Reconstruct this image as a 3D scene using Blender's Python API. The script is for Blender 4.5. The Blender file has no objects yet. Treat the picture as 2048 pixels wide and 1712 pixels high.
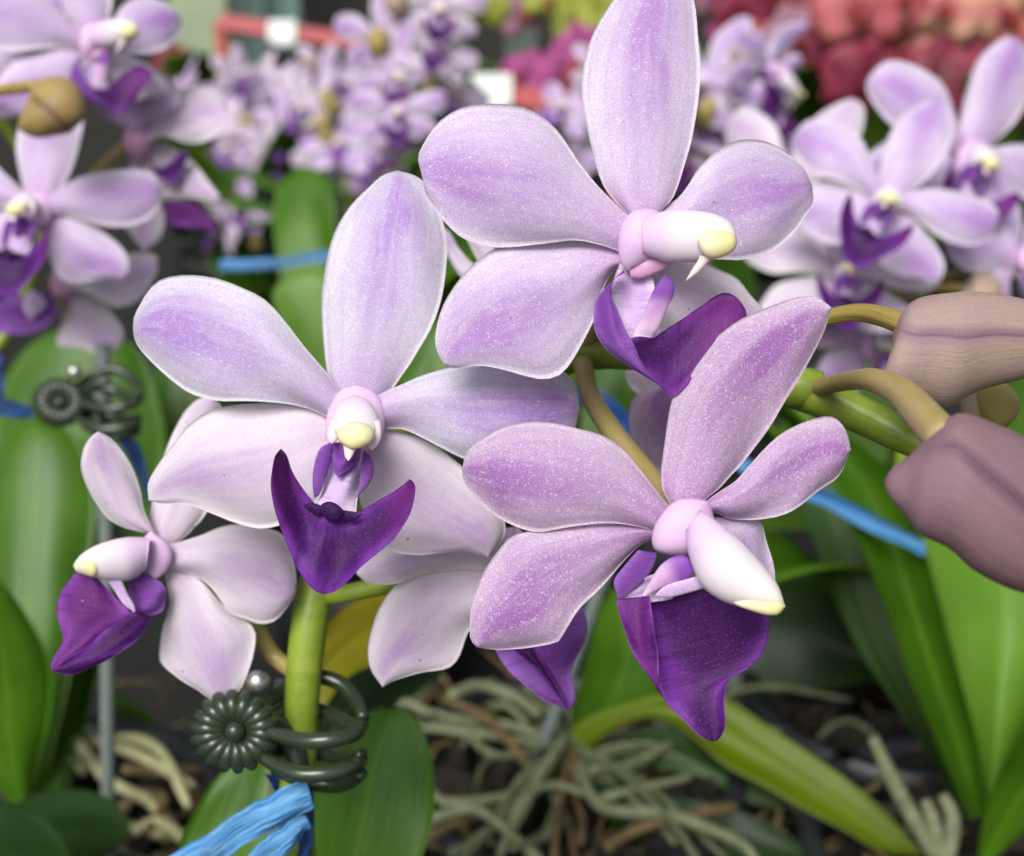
import bpy, math, random
import numpy as np
from mathutils import Vector, Matrix, Euler
rnd = random.Random(7)
S = bpy.context.scene
COL = S.collection
R_ = math.radians

# ------------------------------------------------------------------ camera
PITCH = R_(20); F_PX = 2472.0; CAM = np.array([0.0, 0.0, 0.31])
cd = bpy.data.cameras.new('camera'); cam = bpy.data.objects.new('camera', cd); COL.objects.link(cam)
cd.sensor_width = 36; cd.lens = 36 * F_PX / 2048
cd.clip_start = 0.005; cd.clip_end = 200
cam.location = CAM; cam.rotation_euler = (math.pi / 2 - PITCH, 0, 0)
cd.dof.use_dof = True; cd.dof.focus_distance = 0.137; cd.dof.aperture_fstop = 22; cd.dof.aperture_blades = 0
S.camera = cam
# ------------------------------------------------------------------ light
SUN_EL, SUN_AZ = R_(48), R_(202)      # azimuth clockwise from +Y: behind and a little left of the camera
w = bpy.data.worlds.new('World'); S.world = w; w.use_nodes = True
nt = w.node_tree; sky = nt.nodes.new('ShaderNodeTexSky'); sky.sky_type = 'NISHITA'; sky.sun_disc = False
sky.sun_elevation = SUN_EL; sky.sun_rotation = SUN_AZ; sky.air_density = 1.0; sky.dust_density = 4.0
bw = nt.nodes.new('ShaderNodeRGBToBW'); mxs = nt.nodes.new('ShaderNodeMix'); mxs.data_type = 'RGBA'; mxs.inputs[0].default_value = .65   # bright overcast: most of the blue is gone
nt.links.new(sky.outputs[0], bw.inputs[0]); nt.links.new(sky.outputs[0], mxs.inputs[6]); nt.links.new(bw.outputs[0], mxs.inputs[7])
nt.links.new(mxs.outputs[2], nt.nodes['Background'].inputs[0]); nt.nodes['Background'].inputs[1].default_value = 0.07
sd = bpy.data.lights.new('sun', 'SUN'); sd.energy = 1.5; sd.angle = R_(32); sd.color = (1.0, 0.975, 0.95)
so = bpy.data.objects.new('sun', sd); COL.objects.link(so)
sv = Vector((math.cos(SUN_EL) * math.sin(SUN_AZ), math.cos(SUN_EL) * math.cos(SUN_AZ), math.sin(SUN_EL)))
so.rotation_euler = sv.to_track_quat('Z', 'Y').to_euler(); so.location = (0, 0, 3)
vs = S.view_settings; vs.view_transform = 'Standard'; vs.look = 'None'; vs.gamma = 1; vs.exposure = 0.95
S.cycles.use_denoising = True
S.cycles.max_bounces = 8; S.cycles.transmission_bounces = 4; S.cycles.transparent_max_bounces = 4

# ------------------------------------------------------------------ mapping
FW = np.array([0, math.cos(PITCH), -math.sin(PITCH)]); UP = np.array([0, math.sin(PITCH), math.cos(PITCH)]); RT = np.array([1.0, 0, 0])
def PX(x, y, d):
    "photo pixel + distance along the optical axis -> world point"
    x = np.asarray(x, float)[..., None]; y = np.asarray(y, float)[..., None]; d = np.asarray(d, float)[..., None]
    return CAM + d * (FW + (x - 1024) / F_PX * RT + (856 - y) / F_PX * UP)
def W(x, y, d): return PX(x, y, d)
def local_map(cx, cy, d0):
    k = d0 / F_PX
    def m(x, y, d):
        x = np.asarray(x, float); y = np.asarray(y, float); d = np.asarray(d, float) + 0 * x
        return np.stack([(x - cx) * k, -(y - cy) * k, -(d - d0)], -1)
    return m
def pix(p):
    "world -> pixel, depth"
    v = np.asarray(p) - CAM; d = v @ FW
    return 1024 + F_PX * (v @ RT) / d, 856 - F_PX * (v @ UP) / d, d

# ------------------------------------------------------------------ materials
MATS = {}
class N:
    def __init__(s, name):
        s.m = bpy.data.materials.new(name); s.m.use_nodes = True; s.t = s.m.node_tree; s.t.nodes.clear(); MATS[name] = s.m
    def n(s, ty, **k):
        x = s.t.nodes.new(ty)
        for a, b in k.items(): setattr(x, a, b)
        return x
    def set(s, node, sock, v):
        if hasattr(v, 'node'): s.t.links.new(v, node.inputs[sock])
        else: node.inputs[sock].default_value = v
    def math(s, op, a, b=None, c=None, clamp=False):
        x = s.n('ShaderNodeMath', operation=op, use_clamp=clamp); s.set(x, 0, a)
        if b is not None: s.set(x, 1, b)
        if c is not None: s.set(x, 2, c)
        return x.outputs[0]
    def ramp(s, f, pts, interp='LINEAR'):
        x = s.n('ShaderNodeValToRGB'); cr = x.color_ramp; cr.interpolation = interp
        while len(cr.elements) < len(pts): cr.elements.new(.5)
        for e, (p, c) in zip(cr.elements, pts):
            e.position = p; e.color = (c if isinstance(c, (tuple, list)) else (c, c, c)) [:3] + (1,) if not isinstance(c, (int, float)) else (c, c, c, 1)
        s.set(x, 0, f); return x.outputs[0]
    def mix(s, f, a, b, bt='MIX'):
        x = s.n('ShaderNodeMix', data_type='RGBA', blend_type=bt); s.set(x, 0, f)
        for i, v in ((6, a), (7, b)):
            s.set(x, i, v if hasattr(v, 'node') else tuple(v)[:3] + (1,))
        return x.outputs[2]
    def noise(s, vec, scale, detail=2.0, rough=.5, dist=0.0):
        x = s.n('ShaderNodeTexNoise'); s.set(x, 'Vector', vec); x.inputs['Scale'].default_value = scale
        x.inputs['Detail'].default_value = detail; x.inputs['Roughness'].default_value = rough; x.inputs['Distortion'].default_value = dist
        return x.outputs['Fac']
    def obj(s): return s.n('ShaderNodeTexCoord').outputs['Object']
    def uv(s):
        x = s.n('ShaderNodeSeparateXYZ'); s.t.links.new(s.n('ShaderNodeTexCoord').outputs['UV'], x.inputs[0]); return x.outputs[0], x.outputs[1]
    def rand(s): return s.n('ShaderNodeObjectInfo').outputs['Random']
    def comb(s, x, y, z=0.0):
        c = s.n('ShaderNodeCombineXYZ'); s.set(c, 0, x); s.set(c, 1, y); s.set(c, 2, z); return c.outputs[0]
    def bump(s, h, strength, dist):
        b = s.n('ShaderNodeBump'); b.inputs['Strength'].default_value = strength; b.inputs['Distance'].default_value = dist; s.set(b, 'Height', h); return b.outputs[0]
    def out(s, col, rough=.5, normal=None, sss=0.0, rad=(.001, .001, .001), trans=0.0, tcol=None, spec=.5, metal=0.0, sheen=0.0, coat=0.0):
        p = s.n('ShaderNodeBsdfPrincipled'); s.set(p, 'Base Color', col if hasattr(col, 'node') else tuple(col)[:3] + (1,)); s.set(p, 'Roughness', rough)
        p.inputs['Specular IOR Level'].default_value = spec; p.inputs['Metallic'].default_value = metal
        p.inputs['Sheen Weight'].default_value = sheen; p.inputs['Coat Weight'].default_value = coat
        if normal is not None: s.set(p, 'Normal', normal)
        if sss: p.inputs['Subsurface Weight'].default_value = sss; p.inputs['Subsurface Radius'].default_value = rad; p.inputs['Subsurface Scale'].default_value = 1
        o = s.n('ShaderNodeOutputMaterial'); sh = p.outputs[0]
        if trans:
            tr = s.n('ShaderNodeBsdfTranslucent'); c = tcol if tcol is not None else col
            s.set(tr, 'Color', c if hasattr(c, 'node') else tuple(c)[:3] + (1,))
            mx = s.n('ShaderNodeMixShader'); mx.inputs[0].default_value = trans
            s.t.links.new(sh, mx.inputs[1]); s.t.links.new(tr.outputs[0], mx.inputs[2]); sh = mx.outputs[0]
        s.t.links.new(sh, o.inputs[0]); return s.m

def srgb(r, g, b):
    f = lambda c: (c / 255 / 12.92) if c / 255 <= .04045 else ((c / 255 + .055) / 1.055) ** 2.4
    return (f(r), f(g), f(b))

def petal_mat(name, edge, purple, base, strength, rim=(.80, .80, .66), sparkle=1.0):
    s = N(name); u, v = s.uv(); ob = s.obj(); rd = s.rand()
    a = s.math('ABSOLUTE', s.math('SUBTRACT', s.math('MULTIPLY', v, 2.0), 1.0))
    vec = s.comb(s.math('MULTIPLY', u, 3.0), s.math('MULTIPLY', v, 13.0), s.math('MULTIPLY', rd, 40.0))
    streak = s.noise(vec, 1.0, 4, .65, .8)
    blotch = s.noise(s.comb(s.math('MULTIPLY', u, 3.0), s.math('MULTIPLY', v, 2.6), s.math('MULTIPLY', rd, 91.0)), 1.0, 3, .6)
    aw = s.math('ADD', a, s.math('MULTIPLY', s.math('SUBTRACT', blotch, .5), 1.1))
    cen = s.ramp(aw, [(.08, 1.0), (.5, .42), (.9, .0)], 'EASE')
    ur = s.ramp(u, [(0, .45), (.22, .2), (.5, .6), (.74, 1.0), (.88, .75), (1.0, .1)], 'EASE')
    f = s.math('MULTIPLY', s.math('MULTIPLY', cen, ur), s.math('ADD', .1, s.math('MULTIPLY', streak, 1.6)))
    f = s.math('MULTIPLY', f, strength * 1.3, clamp=True)
    lav = s.math('MULTIPLY', s.math('SUBTRACT', 1.0, s.math('MULTIPLY', a, a)), .24 * strength, clamp=True)
    col = s.mix(lav, edge, purple); col = s.mix(f, col, purple)
    vein = s.n('ShaderNodeTexWave', wave_type='BANDS', bands_direction='Y')
    s.set(vein, 'Vector', s.comb(s.math('MULTIPLY', u, .35), v, rd)); vein.inputs['Scale'].default_value = 2.3; vein.inputs['Distortion'].default_value = 5.0; vein.inputs['Detail'].default_value = 3
    vm = s.math('MULTIPLY', s.math('POWER', vein.outputs['Fac'], 8.0), s.math('MULTIPLY', blotch, .22 * strength + .06))
    col = s.mix(vm, col, purple)
    mr = s.ramp(a, [(0, 1.0), (.07, 0.0)], 'EASE'); col = s.mix(s.math('MULTIPLY', mr, s.math('MULTIPLY', ur, .18)), col, purple)
    ln = s.noise(s.comb(s.math('MULTIPLY', u, 2.6), s.math('MULTIPLY', v, 24.0), s.math('MULTIPLY', rd, 17.0)), 1.0, 3, .6, 1.2)
    lm = s.ramp(s.math('ABSOLUTE', s.math('SUBTRACT', ln, .5)), [(0, .20), (.035, 0.0)]); col = s.mix(s.math('MULTIPLY', lm, s.math('ADD', .3, ur)), col, purple)
    bz = s.ramp(u, [(0, 1.0), (.3, 0.0)], 'EASE'); col = s.mix(s.math('MULTIPLY', bz, .6), col, base)
    rm = s.ramp(s.math('MAXIMUM', a, u), [(.90, 0.0), (1.0, .14)], 'EASE'); col = s.mix(rm, col, rim)
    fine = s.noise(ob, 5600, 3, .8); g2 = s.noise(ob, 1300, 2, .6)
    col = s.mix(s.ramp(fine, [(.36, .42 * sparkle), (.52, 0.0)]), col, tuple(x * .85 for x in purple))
    col = s.mix(s.math('MULTIPLY', s.ramp(fine, [(.54, 0.0), (.66, .95 * sparkle)]), s.ramp(g2, [(.38, .2), (.62, 1.0)])), col, (.98, .96, .98))  # glints of the crystalline cells, painted pale into the base colour
    spk = s.noise(ob, 900, 1, .5); col = s.mix(s.ramp(spk, [(.185, .8), (.21, 0.0)]), col, (.16, .12, .16))
    return s.out(col, .40, s.bump(s.math('ADD', fine, s.math('MULTIPLY', ln, .5)), .45, .00010), trans=.30, spec=.5)
PALE = dict(edge=srgb(230, 229, 236), purple=srgb(174, 134, 206), base=srgb(218, 184, 222))
petal_mat('petal_pale', PALE['edge'], PALE['purple'], PALE['base'], .95)
petal_mat('petal_mid', srgb(232, 222, 238), srgb(182, 138, 206), srgb(222, 186, 224), 1.0)
petal_mat('petal_deep', srgb(216, 194, 216), srgb(166, 110, 182), srgb(202, 152, 206), 1.05)
petal_mat('petal_white', srgb(236, 230, 234), srgb(200, 170, 212), srgb(228, 204, 224), .8, sparkle=.6)

def lip_mat(name, c0, c1, c2, horn=None):
    s = N(name); u, v = s.uv(); ob = s.obj()
    st = s.noise(s.comb(s.math('MULTIPLY', u, 22.0), s.math('MULTIPLY', v, 1.8)), 1.0, 4, .6, .5)
    bl = s.noise(ob, 110, 2, .5); a = s.math('ABSOLUTE', s.math('SUBTRACT', s.math('MULTIPLY', v, 2.0), 1.0))
    f = s.math('ADD', s.math('MULTIPLY', s.math('MULTIPLY', a, a), .75), s.math('MULTIPLY', s.math('SUBTRACT', bl, .35), 1.2))
    col = s.mix(s.ramp(f, [(.15, 0.0), (.85, 1.0)], 'EASE'), c0, c1)
    col = s.mix(s.ramp(st, [(.45, 0.0), (.75, .55)], 'EASE'), col, c2)
    if horn: col = s.mix(s.ramp(u, horn, 'EASE'), col, srgb(104, 34, 112))
    fine = s.noise(ob, 4600, 2, .7); col = s.mix(s.ramp(fine, [(.56, 0.0), (.74, .22)]), col, srgb(176, 120, 210))
    sp = s.noise(ob, 2300, 1, .5); col = s.mix(s.ramp(sp, [(.82, 0.0), (.85, .8)]), col, (.8, .7, .9))
    h = s.math('ADD', s.math('MULTIPLY', st, 1.6), s.math('MULTIPLY', fine, .6))
    return s.out(col, .55, s.bump(h, .4, .00018), trans=.10, spec=.22)
lip_mat('lip', srgb(58, 10, 78), srgb(112, 48, 146), srgb(40, 4, 54))
lip_mat('lip_horned', srgb(58, 10, 80), srgb(108, 46, 146), srgb(40, 4, 56), [(.05, .85), (.32, 0.0), (.7, 0.0), (.95, .85)])
lip_mat('lip_end', srgb(60, 10, 78), srgb(110, 46, 140), srgb(42, 4, 54), [(.3, 0.0), (.75, .9)])
lip_mat('lip_maroon', srgb(92, 28, 104), srgb(126, 58, 152), srgb(76, 18, 84))
lip_mat('lip_dark', srgb(40, 4, 62), srgb(60, 14, 88), srgb(32, 2, 46))
lip_mat('lip_violet', srgb(112, 58, 144), srgb(142, 94, 176), srgb(96, 42, 126))
lip_mat('lip_pale', srgb(198, 170, 212), srgb(220, 202, 226), srgb(160, 116, 190))
def column_mat():
    s = N('column'); u, v = s.uv(); ob = s.obj()
    col = s.ramp(u, [(0, srgb(206, 176, 210)), (.16, srgb(208, 186, 212)), (.38, srgb(212, 203, 212)), (.75, srgb(214, 209, 205)), (1, srgb(218, 214, 184))], 'EASE')
    col = s.mix(s.math('MULTIPLY', s.noise(ob, 300, 3), .18), col, srgb(224, 206, 224))
    return s.out(col, .55, s.bump(s.noise(ob, 2500, 2), .2, .0001), sss=.35, rad=(.0014, .001, .001), spec=.3)
column_mat()
def simple(name, c, c2=None, rough=.5, scale=400, amt=.5, bump=.3, bd=.0002, sss=0.0, **k):
    s = N(name); ob = s.obj(); n = s.noise(ob, scale, 4, .6)
    col = s.mix(s.ramp(n, [(.3, 0.0), (.7, amt)]), c, c2 if c2 else tuple(x * .6 for x in c))
    return s.out(col, rough, s.bump(n, bump, bd), sss=sss, **k)
def anther_mat():
    s = N('anther'); u, v = s.uv(); ob = s.obj()
    col = s.ramp(u, [(0, srgb(216, 212, 200)), (.25, srgb(222, 217, 180)), (.75, srgb(222, 215, 158)), (1, srgb(204, 190, 130))], 'EASE')
    col = s.mix(s.ramp(s.noise(ob, 420, 3, .6), [(.6, 0.0), (.75, .5)]), col, srgb(206, 186, 130))
    return s.out(col, .5, s.bump(s.noise(ob, 900, 2), .2, .0001), sss=.3, rad=(.0015, .0012, .0006), spec=.35)
anther_mat()
simple('column_tip', srgb(212, 203, 204), srgb(208, 194, 204), .55, 300, .6, .15, sss=.4, rad=(.0015, .001, .001))
simple('hub', srgb(212, 182, 214), srgb(204, 168, 208), .55, 300, .7, .15, sss=.4, rad=(.0015, .001, .0015))
simple('tooth', srgb(226, 206, 204), srgb(210, 184, 196), .45, sss=.3)
simple('pink_claw', srgb(204, 158, 190), srgb(190, 136, 178), .45, sss=.3)
def lobe_mat():
    s = N('lobe_grad'); u, v = s.uv(); ob = s.obj()
    col = s.ramp(u, [(0, srgb(222, 196, 222)), (.42, srgb(206, 166, 206)), (.7, srgb(126, 70, 166)), (1, srgb(110, 52, 150))], 'EASE')
    col = s.mix(s.ramp(s.noise(ob, 500, 3), [(.45, 0.0), (.7, .5)]), col, srgb(160, 100, 180)); return s.out(col, .5, None, trans=.1, spec=.3)
lobe_mat()
def stem_mat(name, c, c2, line):
    s = N(name); u, v = s.uv(); ob = s.obj()
    n = s.noise(ob, 260, 4, .65); st = s.noise(s.comb(s.math('MULTIPLY', u, 5.0), s.math('MULTIPLY', v, 40.0)), 1, 2)
    col = s.mix(s.ramp(n, [(.35, 0.0), (.7, 1.0)]), c, c2); col = s.mix(s.ramp(st, [(.5, 0.0), (.75, .45)]), col, line)
    return s.out(col, .38, s.bump(s.math('ADD', st, n), .3, .00015), sss=.12, rad=(.001, .001, .0005), spec=.5)
stem_mat('stem', srgb(140, 160, 52), srgb(110, 134, 40), srgb(128, 138, 60))
stem_mat('pedicel', srgb(166, 146, 98), srgb(150, 140, 72), srgb(178, 152, 120))
stem_mat('pedicel_gold', srgb(172, 154, 80), srgb(160, 138, 74), srgb(136, 112, 56))
def bud_mat(name, c, c2, groove, seam=None):
    s = N(name); u, v = s.uv(); ob = s.obj()
    n = s.noise(ob, 90, 4, .6); st = s.noise(s.comb(s.math('MULTIPLY', u, 5.0), s.math('MULTIPLY', v, 50.0)), 1, 4, .65)
    col = s.mix(s.ramp(n, [(.3, 0.0), (.7, 1.0)]), c, c2); col = s.mix(s.ramp(st, [(.42, 0.0), (.72, .42)]), col, groove)
    fl = s.noise(s.comb(s.math('MULTIPLY', u, 60.0), s.math('MULTIPLY', v, 260.0)), 1, 2, .6); col = s.mix(s.ramp(fl, [(.30, .45), (.46, 0.0)]), col, tuple(x * .4 for x in groove))
    if seam:
        (u0, v0, u1, v1) = seam; k = (v1 - v0) / (u1 - u0)
        dd = s.math('ABSOLUTE', s.math('SUBTRACT', v, s.math('MULTIPLY_ADD', s.math('SUBTRACT', u, u0), k, v0)))
        on = s.ramp(u, [(max(0, u0 - .06), 0.0), (u0 + .05, 1.0)])
        col = s.mix(s.math('MULTIPLY', s.ramp(dd, [(0, .95), (.03, .5), (.14, 0.0)], 'EASE'), on), col, tuple(x * .6 for x in groove))
    return s.out(col, .48, s.bump(s.math('ADD', st, s.math('MULTIPLY', fl, .4)), .45, .00025), sss=.12, rad=(.002, .0012, .001), spec=.4)
SEAM1 = (.17, .36, .9, .46); SEAM2 = (.22, .16, .8, .66)
bud_mat('bud', srgb(180, 156, 146), srgb(190, 170, 134), srgb(150, 116, 142))
bud_mat('bud_tan', srgb(162, 138, 138), srgb(166, 148, 122), srgb(138, 104, 134), SEAM1)
bud_mat('bud_purple', srgb(130, 100, 114), srgb(138, 112, 108), srgb(114, 80, 108), SEAM2)
bud_mat('bud_seam', srgb(168, 152, 84), srgb(160, 132, 88), srgb(120, 92, 70), (.2, .5, .95, .62))
bud_mat('bud_green', srgb(172, 164, 90), srgb(156, 136, 82), srgb(142, 122, 88))
def leaf_mat(name, c, c2, rib, rough=.36, trans=.16):
    s = N(name); u, v = s.uv(); ob = s.obj(); rd = s.rand()
    a = s.math('ABSOLUTE', s.math('SUBTRACT', s.math('MULTIPLY', v, 2.0), 1.0))
    n = s.noise(ob, 38, 4, .6); st = s.noise(s.comb(s.math('MULTIPLY', u, 1.5), s.math('MULTIPLY', v, 30.0), rd), 1, 3, .6)
    col = s.mix(s.ramp(n, [(.3, 0.0), (.7, 1.0)]), c, c2); col = s.mix(s.ramp(st, [(.4, 0.0), (.8, .35)]), col, rib)
    col = s.mix(s.ramp(a, [(0, .55), (.045, 0.0)]), col, rib); col = s.mix(s.ramp(a, [(.95, 0.0), (1, .5)]), col, rib)
    col = s.mix(s.ramp(s.noise(ob, 420, 3, .7), [(.66, 0.0), (.74, .35)]), col, tuple(x * 1.6 + .04 for x in c2))
    tc = s.mix(.5, col, tuple(min(1, x * 2.2) for x in rib))
    return s.out(col, rough, s.bump(s.math('ADD', st, n), .25, .0006), trans=trans, tcol=tc, spec=.3)
leaf_mat('leaf', srgb(46, 86, 10), srgb(72, 114, 18), srgb(104, 144, 40))
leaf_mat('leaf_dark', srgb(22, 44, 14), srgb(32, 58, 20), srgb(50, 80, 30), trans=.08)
leaf_mat('leaf_lime', srgb(84, 126, 28), srgb(104, 146, 46), srgb(132, 168, 72))
leaf_mat('leaf_olive', srgb(104, 124, 8), srgb(84, 110, 8), srgb(132, 146, 26))
leaf_mat('leaf_yellow', srgb(134, 124, 14), srgb(112, 112, 14), srgb(150, 144, 40))
leaf_mat('leaf_grey', srgb(46, 72, 30), srgb(58, 86, 40), srgb(80, 108, 58))
simple('root', srgb(136, 140, 106), srgb(84, 94, 64), .7, 260, .9, .4)
simple('root_cream', srgb(186, 184, 140), srgb(140, 140, 96), .7, 260, .9, .4)
simple('root_tan', srgb(120, 102, 64), srgb(60, 48, 28), .75, 300, .9, .4)
simple('root_green', srgb(78, 90, 62), srgb(112, 118, 86), .7, 260, .9, .4)
def bark():
    s = N('bark'); ob = s.obj(); n = s.noise(ob, 160, 5, .7)
    col = s.ramp(n, [(.3, srgb(14, 11, 8)), (.5, srgb(34, 28, 19)), (.7, srgb(56, 48, 33))]); return s.out(col, .85, s.bump(n, .8, .002))
bark()
simple('pot_black', (.012, .013, .015), (.03, .032, .036), .42, 120, .6, .15)
simple('clip', srgb(40, 52, 36), srgb(54, 68, 48), .24, 200, .5, .1, spec=.6)
simple('steel', srgb(170, 174, 170), srgb(200, 204, 200), .3, 300, .5, .1, metal=.9)
simple('stake', srgb(108, 120, 116), srgb(132, 142, 136), .5, 500, .7, .2)
def tape_mat(name, c, c2):
    s = N(name); u, v = s.uv(); ob = s.obj()
    st = s.noise(s.comb(s.math('MULTIPLY', u, 1.6), s.math('MULTIPLY', v, 9.0)), 1, 3, .6); col = s.mix(s.ramp(st, [(.35, 0.0), (.65, 1.0)]), c, c2)
    return s.out(col, .25, s.bump(st, .8, .002), trans=.12, spec=.6)
tape_mat('tape_blue', srgb(44, 126, 200), srgb(132, 196, 238)); tape_mat('tape_navy', srgb(24, 64, 130), srgb(40, 84, 150))  # lighter tone of tape_blue puts crinkle highlights into the colour
simple('rail_red', srgb(176, 60, 62), srgb(150, 44, 50), .5, 60, .6)
simple('tag_white', srgb(226, 230, 226), srgb(206, 212, 206), .5, 60, .5)
simple('bench', srgb(14, 15, 14), srgb(24, 25, 22), .9, 30, .8, .4, .002)
simple('concrete', srgb(92, 90, 84), srgb(70, 70, 64), .85, 6, .8, .4, .004)
simple('wall_dark', srgb(30, 30, 28), srgb(44, 42, 36), .8, 2, .8, .2)
simple('post_grey', srgb(84, 98, 90), srgb(70, 82, 76), .6, 8, .7, .2)
simple('panel_teal', srgb(140, 168, 160), srgb(120, 150, 144), .5, 5, .7, .2)
simple('film_pale', srgb(180, 196, 160), srgb(150, 166, 134), .45, 6, .8, .3, trans=.2)
def far_petal(name, c, c2, heart):
    s = N(name); u, v = s.uv(); rd = s.rand()
    a = s.math('ABSOLUTE', s.math('SUBTRACT', s.math('MULTIPLY', v, 2.0), 1.0))
    col = s.mix(s.ramp(s.math('ADD', a, s.math('MULTIPLY', s.noise(s.obj(), 60, 3), .4)), [(.2, 0.0), (1.0, 1.0)]), c, c2)
    col = s.mix(s.ramp(u, [(0, .9), (.45, 0.0)]), col, heart)
    return s.out(col, .5, None, trans=.25, spec=.4)
far_petal('phal_coral', srgb(176, 72, 82), srgb(206, 122, 116), srgb(128, 24, 44))
far_petal('phal_red', srgb(112, 22, 46), srgb(150, 52, 74), srgb(72, 8, 24))
far_petal('phal_rose', srgb(206, 124, 128), srgb(228, 186, 150), srgb(150, 44, 60))
far_petal('phal_magenta', srgb(158, 50, 122), srgb(180, 84, 146), srgb(110, 20, 80))
far_petal('phal_dusk', srgb(150, 100, 124), srgb(170, 126, 140), srgb(110, 60, 84))
far_petal('phal_lime', srgb(150, 160, 50), srgb(170, 180, 80), srgb(120, 130, 30))
simple('phal_lip', srgb(150, 50, 24), srgb(110, 16, 44), .5, 200, .8)

# ------------------------------------------------------------------ mesh tools
ORIG = {}
def put(name, verts, faces, mat, parent=None, uvs=None, origin=None, smooth=True, **props):
    verts = np.asarray(verts, float)
    o = verts.mean(0) if origin is None else np.asarray(origin, float)
    me = bpy.data.meshes.new(name); me.from_pydata((verts - o).tolist(), [], faces); me.materials.append(MATS[mat])
    if uvs is not None:
        l = me.uv_layers.new(name='UVMap'); idx = np.empty(len(me.loops), int); me.loops.foreach_get('vertex_index', idx)
        l.data.foreach_set('uv', np.asarray(uvs, float)[idx].ravel())
    if smooth: me.polygons.foreach_set('use_smooth', [True] * len(me.polygons))
    me.update()
    ob = bpy.data.objects.new(name, me); COL.objects.link(ob); ORIG[ob.name] = o
    if parent is not None: ob.parent = parent; ob.location = o - ORIG[parent.name]
    else: ob.location = o
    for k, v in props.items(): ob[k] = v
    return ob
def empty(name, loc, label, cat, group=None):
    e = bpy.data.objects.new(name, None); COL.objects.link(e); e.location = loc; e.empty_display_size = .01; ORIG[e.name] = np.asarray(loc, float)
    e['label'] = label; e['category'] = cat
    if group: e['group'] = group
    return e
def spline(pts, n=None, us=None, dense=16):
    "Catmull-Rom through pts, resampled by arc length"
    p = np.asarray(pts, float); m = len(p)
    if m == 2: q = p[0] + (p[1] - p[0]) * np.linspace(0, 1, 40)[:, None]
    else:
        e = np.vstack([2 * p[0] - p[1], p, 2 * p[-1] - p[-2]]); q = []
        for i in range(m - 1):
            a, b, c, d = e[i:i + 4]; t = np.linspace(0, 1, dense, endpoint=False)[:, None]
            q.append(.5 * ((2 * b) + (c - a) * t + (2 * a - 5 * b + 4 * c - d) * t ** 2 + (3 * b - a - 3 * c + d) * t ** 3))
        q = np.vstack(q + [p[-1:]])
    L = np.r_[0, np.cumsum(np.linalg.norm(np.diff(q[:, :], axis=0), axis=1))]
    if us is None: us = np.linspace(0, 1, n)
    return np.stack([np.interp(us * L[-1], L, q[:, k]) for k in range(q.shape[1])], -1)
def grid_faces(nt, ns, off=0, flip=False):
    f = []
    for i in range(nt - 1):
        for j in range(ns - 1):
            a = off + i * ns + j; q = (a, a + 1, a + ns + 1, a + ns)
            f.append(q[::-1] if flip else q)
    return f
def rim_faces(nt, ns, o2):
    loop = [j for j in range(ns)] + [i * ns + ns - 1 for i in range(1, nt)] + [(nt - 1) * ns + j for j in range(ns - 2, -1, -1)] + [i * ns for i in range(nt - 2, 0, -1)]
    return [(loop[k], o2 + loop[k], o2 + loop[(k + 1) % len(loop)], loop[(k + 1) % len(loop)]) for k in range(len(loop))]
def us_ease(n): 
    x = np.linspace(0, 1, n); return .55 * x + .45 * (1 - np.cos(np.pi * x)) / 2
def blade(L, R, d0, mp=PX, off=0, tip=0, bow=0, cup=0, tilt=0, th=.55, groove=.18, ripple=.45, nt=30, ns=15, jit=.6, seed=0, curl=0, ridge=0):
    "thin petal between two traced edges that run from base to tip; lengths in mm, + is away from the viewer"
    rs = np.random.RandomState(seed + 3); t = us_ease(nt); s = us_ease(ns)
    a = spline(L, us=t); b = spline(R, us=t)
    for e in (a, b): e[1:-1] += (np.convolve(rs.randn(nt + 2), [.25, .5, .25], 'valid')[1:-1, None]) * jit * np.ones(2)
    q = a[:, None] + (b - a)[:, None] * s[None, :, None]
    T, Sg = np.meshgrid(t, s, indexing='ij'); w = 2 * Sg - 1
    env = np.sin(np.pi * np.clip(T * .9 + .08, 0, 1)) ** .6
    ph = rs.rand(4) * 6.28
    D = off + tip * T ** 1.3 + bow * np.sin(np.pi * T) + cup * w ** 2 * env + tilt * Sg - groove * 0 + groove * np.exp(-(w / .10) ** 2) * env * np.clip(1.15 - T, 0, 1)
    D = D + ripple * env * (np.sin(7 * T + 3 * w + ph[0]) * .5 + np.sin(11 * T * np.sign(w) + 5 * w + ph[1]) * w ** 2 + .35 * np.sin(17 * w + 4 * T + ph[2]) * .35)
    D = D - ridge * np.exp(-((T - .47) / .05) ** 2) * (1 - Sg * .5)
    D = D + curl * np.clip((T - .7) / .3, 0, 1) ** 2
    rim = np.clip(np.minimum(np.minimum(Sg, 1 - Sg) / .22, (1 - T) / .15), 0, 1) ** .8
    h = .5 * th * (.12 + .88 * rim)
    V = np.vstack([mp(q[..., 0], q[..., 1], d0 + (D - h) * 1e-3).reshape(-1, 3), mp(q[..., 0], q[..., 1], d0 + (D + h) * 1e-3).reshape(-1, 3)])
    n = nt * ns; F = grid_faces(nt, ns, 0, True) + grid_faces(nt, ns, n, False) + rim_faces(nt, ns, n)
    uv = np.stack([T, Sg], -1).reshape(-1, 2)
    return V, F, np.vstack([uv, uv])
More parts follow.
